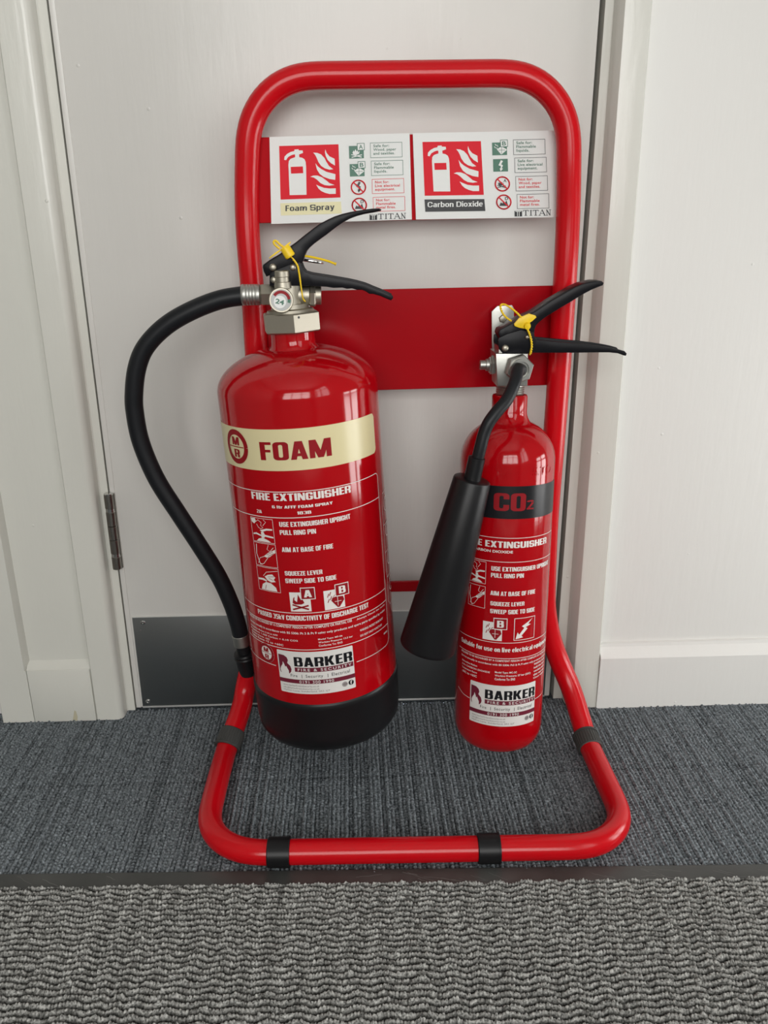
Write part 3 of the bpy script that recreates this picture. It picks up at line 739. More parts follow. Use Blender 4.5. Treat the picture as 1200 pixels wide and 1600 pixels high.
def titan(p, q, x, y):
    qb = lambda a, c, e, g: p.face([q(x+a, y+c-.02*a), q(x+e, y+c-.02*e), q(x+e, y+g-.02*e), q(x+a, y+g-.02*a)], 3, .0004)
    qb(0, 8, 50, 46)
    for r_ in ((6, 10, 44, 14), (17, 14, 21, 44), (29, 14, 33, 44)):
        a, c, e, g = r_; p.face([q(x+a, y+c-.02*a), q(x+e, y+c-.02*e), q(x+e, y+g-.02*e), q(x+a, y+g-.02*a)], 1, .0005)
    def T_(a): qb(a, 4, a+38, 8); qb(a+16, 4, a+22, 42); qb(a+10, 39, a+28, 42); qb(a, 4, a+3, 14); qb(a+35, 4, a+38, 14)
    T_(56); qb(106, 4, 112, 42); qb(101, 4, 117, 7); qb(101, 39, 117, 42); T_(122)
    for pts, w in (([(166, 41), (183, 3)], 3), ([(183, 3), (201, 41)], 6), ([(173, 28), (194, 28)], 3), ([(160, 41), (173, 41)], 3), ([(194, 41), (208, 41)], 3), ([(215, 41), (215, 3)], 3), ([(213, 4), (236, 41)], 6), ([(236, 41), (236, 3)], 3), ([(209, 41), (221, 41)], 3), ([(230, 4), (242, 4)], 3)):
        qline(p, q, [(x+a, y+c-.02*a) for a, c in pts], w, 3, .0004)
sg, fn1 = sign('foam_sign', (421, 214), (640, 208), (643.5, 343), (424, 350), 'white sign plate reading Foam Spray')
def q1(x, y):
    v = (y-(148-26*(x-258)/932))/582; return (x-(258+10*(y-148)/582))/934, v
p = Print(); art(p, q1, 'foam')
txt(p, q1, 'Foam Spray', 362, 603, 687, 652, 3, .0006, -1)
green_sq(p, q1, 785, 207, 'A'); icon_A(p, q1, 787, 205, 1); green_sq(p, q1, 789, 326, 'B'); icon_B(p, q1, 790, 322, 1, 2)
no_circle(p, q1, 847, 481, 'E'); no_circle(p, q1, 852, 603, 'D')
note(p, q1, 928, 187, ['Safe for:', 'Wood, paper', 'and textiles.'], 2, 2); note(p, q1, 933, 306, ['Safe for:', 'Flammable', 'liquids.'], 2, 2)
note(p, q1, 938, 428, ['Not for:', 'Live electrical', 'equipment.'], 0, 0); note(p, q1, 944, 550, ['Not for:', 'Flammable', 'metal fires.'], 0, 0)
titan(p, q1, 920, 660)
p.build('sign_print', MS, fn1, sg)
sg, fn2 = sign('carbon_dioxide_sign', (645, 208), (860, 204), (866.5, 339.5), (650, 343), 'white sign plate reading Carbon Dioxide', .045)
def q2(x, y):   # crop pixels of the second sign
    v = (y-(122-19*(x-60)/915))/576; return (x-(62+22*(y-122)/573))/918, v
q2s = lambda x, y: q2((x-322)*.985+126+.02*(y-207), y-28+.014*(x-322))
p = Print(); art(p, q2s, 'co2')
txt(p, q2, 'Carbon Dioxide', 160, 577, 525, 613, 1, .0006, -1, 1, -.02)
green_sq(p, q2, 588, 182, 'B'); icon_B(p, q2, 590, 178, 1, 2); green_sq(p, q2, 594, 290, ''); icon_bolt(p, q2, 594, 282, 1, 1)
no_circle(p, q2, 655, 454, 'A'); no_circle(p, q2, 664, 576, 'D')
note(p, q2, 730, 164, ['Safe for:', 'Flammable', 'liquids.'], 2, 3); note(p, q2, 738, 282, ['Safe for:', 'Live electrical', 'equipment.'], 2, 3)
note(p, q2, 744, 404, ['Not for:', 'Wood, paper', 'and textiles.'], 0, 3); note(p, q2, 752, 524, ['Not for:', 'Flammable', 'metal fires.'], 0, 3)
titan(p, q2, 735, 628)
p.build('sign_print', MS, fn2, sg)

# ------------------------------------------------------------------ cylinders: shared
def axis_frame(base, ax):
    ax = Vector(ax).normalized(); X = Vector((0, 1, 0)).cross(ax).normalized(); Fr = X.cross(ax)
    if Fr.y > 0: Fr = -Fr
    return Vector(base), ax, X, Fr
def mapper(fr, rad):
    b0, ax, X, Fr = fr
    return lambda u, v, z: b0+ax*v+(Fr*math.cos(u/rad)+X*math.sin(u/rad))*(rad+z)
def root_matrix(fr, t):
    b0, ax, X, Fr = fr; o = b0+ax*t; m = Matrix.Identity(4)
    for i in range(3): m[i][0], m[i][1], m[i][2], m[i][3] = X[i], -Fr[i], ax[i], o[i]
    return m
MP = [WHITEP, REDD, CREAM, BLKPR, MAROON, STICK, GREYPR, REDPR]   # 0 white 1 dark red 2 cream 3 black 4 maroon 5 sticker 6 grey 7 red
IMP = .028       # emboldening for the heavy lettering
def T_(p, d, s, a0, a1, v0, v1, mi=0, z=.0003, bold=IMP, space=1.):
    if bold >= .025: p.block(s, d(a0), v0, d(a1), v1, mi, z)
    else: p.text(s, d(a0), v0, d(a1), v1, mi, z, bold, 0, space)
def sticker(d, v0, v1, a0, a1):
    """company sticker: returns artwork; d maps degrees to u"""
    p = Print(); u0, u1 = d(a0), d(a1); w = u1-u0; h = v1-v0
    U = lambda f: u0+f*w; V = lambda f: v1-f*h
    p.rrect(u0, v0, u1, v1, .0012, 5, .0004)
    # flame initial
    p.face([(U(x), V(y)) for x, y in ((.018, .10), (.10, .11), (.14, .155), (.152, .22), (.138, .285), (.178, .35), (.19, .43), (.18, .49), (.157, .53), (.03, .53), (.018, .48))], 4, .0006)
    p.face([(U(x), V(y)) for x, y in ((.042, .54), (.030, .45), (.046, .385), (.071, .325), (.076, .26), (.096, .325), (.106, .386), (.119, .355), (.134, .41), (.150, .46), (.150, .54))], 5, .0008)
    p.block('BARKER', U(.235), V(.345), U(.985), V(.125), 3, .0006, .07)
    p.rect(U(.235), V(.475), U(.99), V(.37), 4, .0006)
    p.text('FIRE & SECURITY', U(.275), V(.455), U(.965), V(.39), 5, .0008, .012, 0, 1.35)
    p.text('Fire', U(.17), V(.605), U(.26), V(.535), 3, .0006, .004, 0, 1.15); p.rect(U(.318), V(.62), U(.324), V(.535), 3, .0006)
    p.text('Security', U(.37), V(.625), U(.59), V(.535), 3, .0006, .004, 0, 1.15); p.rect(U(.648), V(.62), U(.654), V(.535), 3, .0006)
    p.text('Electrical', U(.70), V(.605), U(.935), V(.53), 3, .0006, .004, 0, 1.15)
    p.rect(U(0), V(.755), U(1), V(.66), 4, .0006)
    p.text('0191 300 1990', U(.28), V(.74), U(.72), V(.675), 5, .0008, .006, 0, 1.15)
    p.text('www.barkerfireandsecurity.co.uk', U(.045), V(.845), U(.53), V(.79), 6, .0006, 0, 0, 1.05)
    p.text('info@barkerfireandsecurity.co.uk', U(.045), V(.905), U(.53), V(.855), 6, .0006, 0, 0, 1.05)
    p.text('Hylton Lane, Sunderland, SR5 3JT', U(.045), V(.965), U(.66), V(.915), 6, .0006, 0, 0, 1.05)
    p.disc((U(.855), V(.855)), .036*w, 6, .0006); p.disc((U(.94), V(.85)), .036*w, 3, .0006)
    for k in (-.5, 0, .5): p.stroke(arc2((U(.855), V(.855)), .028*w, 90+k*120, 270+k*120, 8), .0002, 5, .0007)
    p.text('f', U(.926), V(.895), U(.954), V(.80), 5, .0008, .03)
    return p
def hazard_A(p, u, v, s):      # white tile with a lettered corner box
    p.rect(u, v, u+s*.8, v+s*.8, 0, .0003)
    P = lambda l: [(u+a*s, v+c*s) for a, c in l]
    p.face(P([(.10, .36), (.14, .56), (.20, .62), (.18, .48), (.28, .40), (.34, .72), (.44, .48), (.48, .56), (.56, .36), (.44, .30), (.2, .30)]), 1, .0005)
    p.face(P([(.08, .26), (.10, .32), (.72, .12), (.70, .06)]), 1, .0006); p.face(P([(.70, .28), (.72, .22), (.10, .06), (.08, .12)]), 1, .0006)
    p.rect(u+.44*s, v+.50*s, u+s, v+s, 0, .0006); p.rect(u+.47*s, v+.53*s, u+.97*s, v+.97*s, 1, .0008); p.block('A', u+.57*s, v+.60*s, u+.87*s, v+.90*s, 0, .001)
def hazard_B(p, u, v, s):
    p.rect(u, v, u+s*.8, v+s*.8, 0, .0003)
    P = lambda l: [(u+a*s, v+c*s) for a, c in l]
    p.face(P([(.27, .36), (.33, .46), (.42, .50), (.74, .47), (.78, .32), (.58, .05), (.50, .05)]), 1, .0005)
    p.stroke(P([(.30, .42), (.40, .56), (.50, .60)]), .02*s, 1, .0005)
    p.stroke(P([(.52, .12), (.52, .50)]), .018*s, 0, .0006); p.stroke(P([(.40, .30), (.66, .30)]), .018*s, 0, .0006)
    for a, c in ((.12, .52), (.20, .58), (.12, .30), (.22, .40)): p.face(P([(a, c), (a+.07, c+.16), (a+.09, c+.13), (a+.03, c-.01)]), 1, .0005)
    p.rect(u+.44*s, v+.50*s, u+s, v+s, 0, .0006); p.rect(u+.47*s, v+.53*s, u+.97*s, v+.97*s, 1, .0008); p.block('B', u+.59*s, v+.60*s, u+.86*s, v+.90*s, 0, .001)
def step_picture(p, u0, v0, u1, v1, k):
    w, h = u1-u0, v1-v0; L = .0005
    P = lambda l: [(u0+a*w, v0+c*h) for a, c in l]
    p.frame(u0, v0, u1, v1, .0004, 0, .0003)
    if k == 0:      # hand pulling the pin
        p.face(P([(.02, .95), (.22, .97), (.26, .84), (.16, .74), (.05, .80)]), 0, .0003)
        p.stroke(P([(.26, .84), (.36, .92), (.50, .82), (.46, .70), (.56, .62), (.44, .56), (.34, .62), (.28, .74)]), L, 0, .0003)
        p.stroke(P([(.60, .95), (.70, .86), (.56, .70)]), L, 0, .0003)
        p.face(P([(.40, .50), (.70, .60), (.94, .60), (.94, .54), (.70, .52), (.50, .44)]), 0, .0003)
        p.face(P([(.06, .34), (.22, .38), (.46, .30), (.46, .25), (.2, .31), (.06, .28)]), 0, .0003)
        p.face(P([(.44, .44), (.56, .44), (.60, .34), (.96, .28), (.96, .22), (.60, .26), (.56, .20), (.44, .20)]), 0, .0003)
        p.face(P([(.20, .04), (.30, .14), (.50, .20), (.72, .12), (.84, .04)]), 0, .0003)
    elif k == 1:    # hand aiming the hose
        p.stroke(P([(.14, .92), (.10, .50), (.22, .10), (.34, .08)]), L*1.6, 0, .0003)
        p.stroke(P([(.14, .10), (.24, .34), (.46, .44), (.62, .40), (.40, .12), (.22, .06)]), L, 0, .0003)
        p.face(P([(.46, .46), (.66, .62), (.96, .78), (.96, .64), (.84, .56), (.70, .44), (.56, .40)]), 0, .0003)
        p.stroke(P([(.70, .95), (.62, .76), (.74, .68), (.90, .86)]), L, 0, .0003)
        p.stroke(P([(.58, .52), (.86, .68)]), L, 1, .0005); p.stroke(P([(.64, .47), (.90, .62)]), L, 1, .0005)
    else:           # hand squeezing the lever
        p.stroke(P([(.30, .62), (.46, .80), (.74, .86), (.96, .90)]), L, 0, .0003)
        p.face(P([(.36, .60), (.52, .70), (.72, .74), (.84, .62), (.76, .52), (.84, .44), (.64, .40), (.48, .46)]), 0, .0003)
        p.face(P([(.04, .50), (.30, .52), (.44, .46), (.44, .40), (.24, .44), (.04, .42)]), 0, .0003)
        p.face(P([(.14, .04), (.22, .26), (.40, .38), (.62, .36), (.82, .20), (.86, .04)]), 0, .0003)
        p.stroke(P([(.52, .62), (.80, .66)]), L, 1, .0005); p.stroke(P([(.34, .08), (.40, .26)]), L*1.2, 1, .0005); p.stroke(P([(.56, .56), (.74, .50)]), L, 1, .0005)
def mr_mark(p, d, a, v, r, fill, ink, base=None):
    c = (d(a), v)
    if base is not None: p.disc(c, r, base, .0005)
    p.ring(c, r*.84, r*.30, ink, .0006)
    p.block('M', c[0]-r*.32, c[1]+r*.10, c[0]+r*.32, c[1]+r*.56, ink, .0007); p.block('R', c[0]-r*.22, c[1]-r*.60, c[0]+r*.28, c[1]-r*.14, ink, .0007)
    p.stroke([(c[0]-r*.66, c[1]), (c[0]+r*.66, c[1])], r*.05, ink, .0007)

# ------------------------------------------------------------------ foam extinguisher
FR = .0801
ff = axis_frame((-.139, -.1292, .3), (-.0587, .0152, 1)); fa = lambda t: ff[0]+ff[1]*t
foam = empty('foam_fire_extinguisher', root_matrix(ff, -.2275), 'large red foam fire extinguisher with a black base and black hose, hung on the left', 'fire extinguisher')
prof = [(-.190, .070), (-.190, FR)] + [(-.16, FR), (.0, FR), (.154, FR)]
for k in range(1, 15):
    a = R(k*5.2); prof.append((.154+.042*math.sin(a), FR*math.cos(a)))
prof = [x for x in prof if x[1] > .0275 or x[0] < .15]
prof += [(.1925, .0245), (.1950, .0222), (.2010, .0216), (.2120, .0216)]
b = MB(); b.lathe(ff[0], ff[1], prof, 96); body = b.build('cylinder', REDP, foam)
b = MB(); b.lathe(ff[0], ff[1], [(-.160, .0770), (-.1652, .0806), (-.1668, .0815), (-.172, .0815), (-.1735, .0810), (-.205, .0806), (-.2165, .0795), (-.2235, .0755), (-.2262, .0695), (-.2275, .060), (-.2255, .055)], 96)
b.build('base_boot', BLACKP, foam)['label'] = 'black plastic base'
d = lambda a: R(a)*FR
fm = mapper(ff, FR)
p = Print()
p.rrect(d(-90), .0888, d(65.6), .1288, .005, 2, .00025)
mr_mark(p, d, -48.6, .1095, .0172, 2, 1)
T_(p, d, 'FOAM', -26.4, 22.8, .0993, .1168, 1, .0005, .055, 1.06)
bl = p.build('type_band', MP, fm, foam, .003); bl['label'] = 'cream band reading FOAM in dark red'
p = Print(); lw = .00075
def hline(v, a0, a1, w=lw): p.stroke([(d(a0+(a1-a0)*k/20), v) for k in range(21)], w, 0, .0003)
p.stroke([(d(-80), .0680)]+[(d(x), .0680) for x in range(-76, 59, 4)]+arc2((d(65.4)-.005, .0630), .005, 90, 0, 5)+[(d(65.4), -.112)]+arc2((d(65.4)-.008, -.115), .008, 0, -90, 5)+[(d(x), -.1230) for x in range(58, 26, -3)], lw, 0, .0003)
p.stroke([(d(-35), -.1228), (d(-60), -.1228), (d(-74), -.1228)], lw, 0, .0003)
p.stroke([(d(-69), .068), (d(-69), -.1228)], lw, 0, .0003)
hline(.0420, -69, 65.4)
T_(p, d, 'FIRE EXTINGUISHER', -38.6, 34.9, .0592, .0666, bold=.045, space=1.05)
T_(p, d, '6 ltr AFFF FOAM SPRAY', -22.2, 20.3, .0516, .0545, bold=.04, space=1.1)
T_(p, d, '21A', -35.4, -31.0, .0455, .0488, bold=.04); T_(p, d, '183B', -4.7, 5.0, .0452, .0483, bold=.04)
for k, (v0, v1) in enumerate(((.0147, .0400), (-.0110, .0139), (-.0378, -.0118))): step_picture(p, d(-42.5), v0, d(-23), v1, k)
for s_, a0, a1, v in (('USE EXTINGUISHER UPRIGHT', -18.2, 32.7, .0330), ('PULL RING PIN', -18.5, 6.9, .0246), ('AIM AT BASE OF FIRE', -18.4, 17.9, .0068), ('SQUEEZE LEVER', -18.2, 8.6, -.0184), ('SWEEP SIDE TO SIDE', -18.4, 18.2, -.0263)):
    T_(p, d, s_, a0, a1, v, v+.0049, bold=.04)
hazard_A(p, d(-16.6), -.0572, .0262); hazard_B(p, d(7.9), -.0577, .0262)
hline(-.0590, -69, 65.4)
T_(p, d, 'PASSED 35kV CONDUCTIVITY OF DISCHARGE TEST', -47.6, 42.6, -.0672, -.0618, bold=.04)
hline(-.0725, -69, 65.4)
fine = dict(bold=.02, space=1.05)
T_(p, d, 'SHOULD BE RECHARGED BY A COMPETENT PERSON AFTER COMPLETE OR PARTIAL USE', -62, 27, -.0762, -.0734, **fine)
T_(p, d, 'Service annually in accordance with BS 5306: Pt 3 & Pt 9 using only products and spare parts specified by maker', -62, 62, -.0835, -.0802, **fine)
T_(p, d, 'Extinguishing Medium: 0.18 Ltr AFFF', -62, -30, -.0880, -.0856, **fine); T_(p, d, 'Propellant: 1.450 Carbon + 0.10 CO2', -62, -14, -.0915, -.0890, **fine)
T_(p, d, 'Temp Range +5 to +60C', -62, -26, -.0985, -.0955, **fine); T_(p, d, 'Working Range: -20C', -62, -38, -.0950, -.0926, **fine)
T_(p, d, 'Model Type: MF-06', .9, 18.7, -.0902, -.0880, **fine); T_(p, d, 'Working Pressure: 13.5 bar', .9, 26.7, -.0940, -.0915, **fine); T_(p, d, 'Conforms To: EN3', .9, 18.3, -.0972, -.0950, **fine)
T_(p, d, 'WARNING: PROTECT FROM FROST', 33, 58, -.0905, -.0880, **fine); T_(p, d, 'DO NOT DROP PUNCTURE', 33, 56, -.0965, -.0942, **fine); T_(p, d, 'Always Check the gauge', 31, 62, -.0772, -.0748, **fine); T_(p, d, 'MF8083', 58, 63.5, -.1090, -.1068, **fine)
hline(-.1002, -69, 65.4)
mr_mark(p, d, -43.4, -.1108, .0112, 7, 1, 0)
# second panel curling round the right-hand side
p.stroke([(d(71), .0300), (d(73), .0420), (d(120), .0420)], lw, 0, .0003); p.stroke([(d(71), .0300), (d(71), -.0780), (d(74), -.0830), (d(120), -.0830)], lw, 0, .0003)
for v in (.008, -.022, -.050): hline(v, 71, 120)
for v in (.028, .0, -.032, -.062):
    p.stroke([(d(82)+.010*math.cos(R(a)), v+.0075*math.sin(R(a))) for a in range(40, 320, 20)], .0013, 0, .0003); p.stroke([(d(77), v-.004), (d(84), v+.002), (d(95), v-.004)], .001, 0, .0003)
p.build('instruction_print', MP, fm, foam, .003)['label'] = 'white printed instructions'
st = sticker(d, -.1515, -.1025, -32.4, 25.7).build('company_sticker', MP, fm, foam, .003); st['label'] = 'white company sticker'
# neck nut (hexagonal)
def hexnut(p0, ax, h, r, dirv, mi=0, ch=.0012):
    b = MB(); ax = Vector(ax).normalized(); X = (Vector(dirv)-ax*Vector(dirv).dot(ax)).normalized(); Y = ax.cross(X); p0 = Vector(p0)
    vs = []; rings = [(0, r-ch), (ch, r), (h-ch, r), (h, r-ch)]
    for t, rr in rings:
        for k in range(6):
            a = math.pi/3*k; vs.append(p0+ax*t+(X*math.cos(a)+Y*math.sin(a))*rr)
    fs = [(i*6+k, i*6+(k+1) % 6, (i+1)*6+(k+1) % 6, (i+1)*6+k) for i in range(3) for k in range(6)]+[tuple(range(6))[::-1], tuple(range(18, 24))]
    b.add(vs, fs); return b
fd = (Vector((-.0, -1, 0))+Vector((.16, 0, 0)))
nb = hexnut(fa(.2085), ff[1], .0185, .0298, fd)
nb.lathe(fa(.2265), ff[1], [(0, .0235), (.003, .0225), (.004, .0185), (.008, .0175)], 40)
nut = nb.build('neck_nut', STEEL, foam, ang=20)
vd = (fd-ff[1]*fd.dot(ff[1])).normalized(); side = ff[1].cross(vd)
nrm = vd*math.cos(R(30))+side*math.sin(R(30)); tang = side*math.cos(R(30))-vd*math.sin(R(30))
if side.x < 0: nrm = vd*math.cos(R(30))-side*math.sin(R(30)); tang = -side*math.cos(R(30))-vd*math.sin(R(30))
pt = fa(.2235)+vd*.0298+tang*.0058
b = MB(); b.lathe(pt-nrm*.001, nrm, [(0, .0012), (.0012, .0012)], 12); b.build('vent_hole', BLKPR, nut)
# valve body
Z3 = lambda x, y: (360+x*.23333, 310+y*.23333)
A3 = lambda x, y, yy: at(*Z3(x, y), yy)
VY = -.125
b = MB()
b.lathe(fa(.228), ff[1], [(0, .0155), (.004, .0135), (.024, .0135), (.030, .012), (.034, .010)], 32)
c0 = A3(430, 647, VY); c1 = A3(530, 647, VY); c2 = A3(608, 650, VY)
xd = (c2-c0).normalized()
b.lathe(c0-xd*.02, xd, [(0, .0098), ((c1-c0).length+.02, .0098)], 28)
valve = b.build('valve_body', STEEL, foam)
b = hexnut(c1, xd, (c2-c1).length*.55, .0115, (0, -.3, 1)); b.lathe(c1+xd*(c2-c1).length*.5, xd, [(0, .0092), ((c2-c1).length*.5, .0088)], 24)
b.build('outlet_plug', STEEL, valve, ang=20)
# capped post and gauge
p0 = A3(352, 600, -.141); p1 = A3(343, 482, -.141)
b = MB(); L_ = (p1-p0).length; b.lathe(p0, p1-p0, [(0, .0082), (L_*.33, .0078), (L_*.36, .0066), (L_*.62, .0066), (L_*.65, .0070), (L_*.95, .0070), (L_, .0062)], 28); b.build('pressure_port', STEEL, valve)
gc = A3(340, 682, -.152); gd = (Vector(CAM)-gc).normalized(); gd = (gd+Vector((.05, -.25, .0))).normalized()
b = MB(); b.lathe(gc-gd*.014, gd, [(0, .008), (.004, .0112), (.012, .0116), (.0135, .0110), (.0135, .0098), (.0122, .0096)], 40)
b.lathe(gc-gd*.022, gd, [(0, .005), (.012, .005)], 16)
gauge = b.build('pressure_gauge', STEEL, valve)
gx = Vector((1, 0, 0)); gx = (gx-gd*gx.dot(gd)).normalized(); gy = gd.cross(gx)
pr = Print(); pr.disc((0, 0), .0097, 0, 0); pr.stroke(arc2((0, 0), .0075, 20, 160, 20), .0028, 1, .0001); pr.stroke(arc2((0, 0), .0075, -5, 20, 6), .0028, 2, .0001); pr.disc((-.0008, -.0018), .0058, 3, .0002)
pr.text('24', -.0050, -.0040, .0032, .0006, 2, .0004, .03)
pr.build('dial', [mat('dial_grey', (.45, .46, .45), .4), REDD, GREEN, WHITES], lambda u, v, z: gc-gd*.0015+gx*(u*math.cos(-.25)-v*math.sin(-.25))+gy*(u*math.sin(-.25)+v*math.cos(-.25))+gd*z, gauge)
# hose with fittings
h0 = A3(270, 645, VY); h1 = A3(205, 645, VY); h2 = A3(75, 647, VY)
b = MB(); hd = (h2-h0).normalized(); b2 = hexnut(h0-hd*.006, hd, (h1-h0).length+.006, .0108, (0, -.4, 1)); b2.build('hose_coupling', STEEL, valve, ang=20)
b = MB(); L_ = (h2-h1).length
b.lathe(h1, hd, [(0, .0088), (.001, .0098)]+[x for k in range(4) for x in ((L_*(.22+.16*k), .0101), (L_*(.26+.16*k), .0098), (L_*(.30+.16*k), .0101))]+[(L_-.001, .0101), (L_, .0094)], 32)
b.build('hose_ferrule', ZINC, foam)
hp_ = [(387, 462), (377, 462.5), (345, 468), (308, 481.5), (271.7, 500.5), (244, 522.6), (224, 548), (213.5, 577.6), (209.5, 612), (210.5, 643), (220.5, 692), (245, 749), (280, 804), (315, 857.5), (343, 903), (362, 945), (372, 976), (376, 993)]
nh = len(hp_)
hose = [at(x, y, -.125-.006*math.sin(math.pi*i/(nh-1))+.020*(i/(nh-1))) for i, (x, y) in enumerate(hp_)]
b = MB(); b.tube(lapl_open(spline(hose, 8)) if False else spline(hose, 8), .0091, 24); b.build('hose', RUBBER, foam)
e0 = hose[-1]; e1 = at(382.5, 1024, -.104); ed = (e1-e0).normalized()
b = MB(); b.lathe(e0-ed*.002, ed, [(0, .0092), (.0006, .0098), (.0135, .0098), (.0142, .0092)], 32); b.build('end_ferrule', ZINC, foam)
b = MB(); k0 = (e1-e0).length
b.lathe(e0+ed*.012, ed, [(0, .0078), (.010, .0078), (.0105, .0118), (.0125, .0125), (.0150, .0115), (.0165, .0125), (.0180, .0118), (.0190, .0112), (.030, .0108), (.0365, .0098), (.040, .0088)], 32)
# bracket arm to the cylinder
q0 = e0+ed*.036; cyl_dir = (Vector((-.139, -.129, 0))-Vector((q0.x, q0.y, 0))).normalized()
b.box((q0.x, q0.y-.006, q0.z-.009), (q0.x+.018, q0.y+.006, q0.z+.006), 0, .001)
b.build('nozzle', BLACKP, foam)
# levers: pressed-steel channels, two cheeks and a web
def poly3(l, yy): return [A3(x, y, yy) for x, y in l]
def thick(pts, w, mi=0): pass
up_ = [(215, 462), (218, 445), (262, 412), (330, 372), (380, 335), (440, 292), (500, 243), (555, 200), (600, 168), (650, 142), (700, 119), (750, 103), (800, 91), (850, 82), (900, 74), (950, 68), (995, 66), (1012, 74), (1008, 84), (960, 94), (900, 104), (850, 117), (800, 136), (760, 158), (720, 184), (680, 214), (640, 246), (600, 274), (560, 304), (530, 330), (510, 354), (497, 384), (488, 420), (440, 470), (380, 490), (300, 500), (240, 525), (222, 490)]
yf, yb = -.1365, -.1145
b = MB(); b.prism(poly3(up_, yf), yf, yb, 0, .0014); lv = b.build('squeeze_lever', BLACKG, foam)
lo_ = [(262, 588), (262, 500), (300, 480), (400, 440), (465, 425), (478, 440), (488, 470), (505, 492), (540, 503), (600, 513), (650, 521), (720, 533), (790, 545), (850, 558), (910, 575), (960, 596), (1010, 616), (1060, 638), (1088, 652), (1090, 668), (1076, 684), (1050, 674), (1000, 652), (955, 640), (930, 640), (905, 622), (880, 613), (850, 614), (815, 603), (780, 606), (750, 598), (690, 600), (640, 592), (560, 588), (430, 586)]
co_ = [(262, 588), (262, 520), (470, 470), (505, 520), (600, 535), (720, 556), (800, 572), (880, 594), (960, 626), (1030, 652), (1076, 676), (1050, 672), (1000, 650), (955, 638), (930, 638), (905, 620), (880, 611), (815, 602), (750, 597), (640, 591), (560, 587), (430, 586)]
yf2, yb2 = -.1385, -.1115
b = MB(); b.prism(poly3(lo_, yf2), yf2, yf2+.0022, 0, .0007); b.prism(poly3(lo_, yf2), yb2-.0022, yb2, 0, .0007); b.prism(poly3(co_, yf2), yf2+.002, yb2-.002, 0, 0)
ch = b.build('carry_handle', BLACKG, foam)
for x, y, r in ((285, 462, .0034), (418, 462, .0030), (292, 545, .0032)):
    c = A3(x, y, yf2-.0005); b = MB(); b.lathe(c+Vector((0, .004, 0)), (0, -1, 0), [(0, r), (.0045, r), (.0055, r*.8), (.0060, r*.4)], 20)
    b.build('rivet', STEEL, ch)
# safety pin and tamper seal
YF = yf2-.003
b = MB(); pa, pb = A3(470, 425, -.112), A3(592, 428, -.105)
b.tube([A3(418, 462, -.139), A3(440, 455, -.11)], .0016, 10)
ring = []
for k in range(25):
    a = 2*math.pi*k/24; ring.append(A3(540, 420, -.108)+Vector((.0115*math.cos(a), .009*math.sin(a), -.0018*math.cos(a)-.0008*math.sin(a))))
b.tube(ring, .0011, 8, cap=False); b.build('safety_pin', CHROME, foam)
b = MB()
b.prism([A3(x, y, YF) for x, y in ((258, 398), (300, 362), (340, 336), (390, 296), (404, 288), (402, 302), (372, 322), (345, 346), (300, 378), (264, 402))], YF-.0008, YF+.0008, 0, .0003)
a0, a1 = A3(362, 325, YF-.001), A3(404, 392, YF-.001)
L_ = (a1-a0).length; b.lathe(a0, a1-a0, [(0, .0042), (L_*.15, .0048), (L_*.9, .0050), (L_, .0042)], 20)
b.tube(spline([A3(355, 325, YF), A3(335, 312, YF), A3(305, 285, YF), A3(290, 290, YF), A3(296, 308, YF), A3(330, 338, YF)], 6), .0011, 8)
b.tube(spline([A3(404, 390, YF), A3(425, 410, YF-.001), A3(447, 445, YF-.001), A3(460, 500, YF-.001), A3(468, 555, YF-.002), A3(477, 620, YF), A3(486, 670, -.138), A3(500, 690, -.134)], 8), .0007, 8)
b.tube(spline([A3(487, 384, -.128), A3(530, 390, -.122), A3(600, 405, -.115), A3(660, 422, -.11), A3(706, 440, -.108)], 6), [.0011]*24+[.0018], 8)
for k in range(14):
    pp = [A3(404, 390, YF), A3(447, 445, YF-.001), A3(460, 500, YF-.001), A3(468, 555, YF-.002), A3(477, 620, YF)]
    sp_ = spline(pp, 5); c = sp_[k+2]; b.lathe(c-Vector((0, 0, .0009)), (0, 0, 1), [(0, .0006), (.0009, .0010), (.0018, .0006)], 8)
b.build('tamper_seal', YEL, foam)['label'] = 'yellow plastic tamper seal'
# hanging hook to the panel
b = MB(); hz = fa(.236); b.box((hz.x-.012, hz.y, hz.z-.004), (hz.x+.012, YP, hz.z+.004), 0, .001); b.box((hz.x-.016, YP-.0035, hz.z-.03), (hz.x+.016, YP-.0002, hz.z-.002), 0, .001)
b.build('hanging_hook', ZINC, stand)

# ------------------------------------------------------------------ carbon dioxide extinguisher
CR = .0503
cf = axis_frame((.0709, -.118, .25), (.0082, .0919, 1)); ca = lambda t: cf[0]+cf[1]*t
co2 = empty('carbon_dioxide_fire_extinguisher', root_matrix(cf, -.2105), 'slim all-red CO2 fire extinguisher with a black discharge horn, hung on the right', 'fire extinguisher')
prof = [(-.2085, .020), (-.2105, .034), (-.2098, .0385), (-.2065, .0435), (-.200, .0475), (-.192, .0498), (-.185, CR), (0, CR), (.120, CR)]
for k in range(1, 12):
    a = R(k*5.8); prof.append((.120+.0445*math.sin(a), CR*math.cos(a)))
prof += [(.1635, .0202), (.1665, .0190), (.1705, .0186), (.1865, .0186), (.1880, .0178), (.1880, .012)]
b = MB(); b.lathe(cf[0], cf[1], prof, 80); b.build('cylinder', REDP, co2)
d = lambda a: R(a)*CR
cm = mapper(cf, CR)
p = Print(); p.rect(d(-178), .0655, d(75), .1000, 3, .00025)
T_(p, d, 'CO', -25.2, 12.6, .0740, .0928, 1, .0005, .06, 1.04); T_(p, d, '2', 13.8, 22.9, .0752, .0850, 1, .0005, .05)
p.build('type_band', MP, cm, co2, .003)['label'] = 'black band reading CO2 in red'
p = Print(); lw = .0006
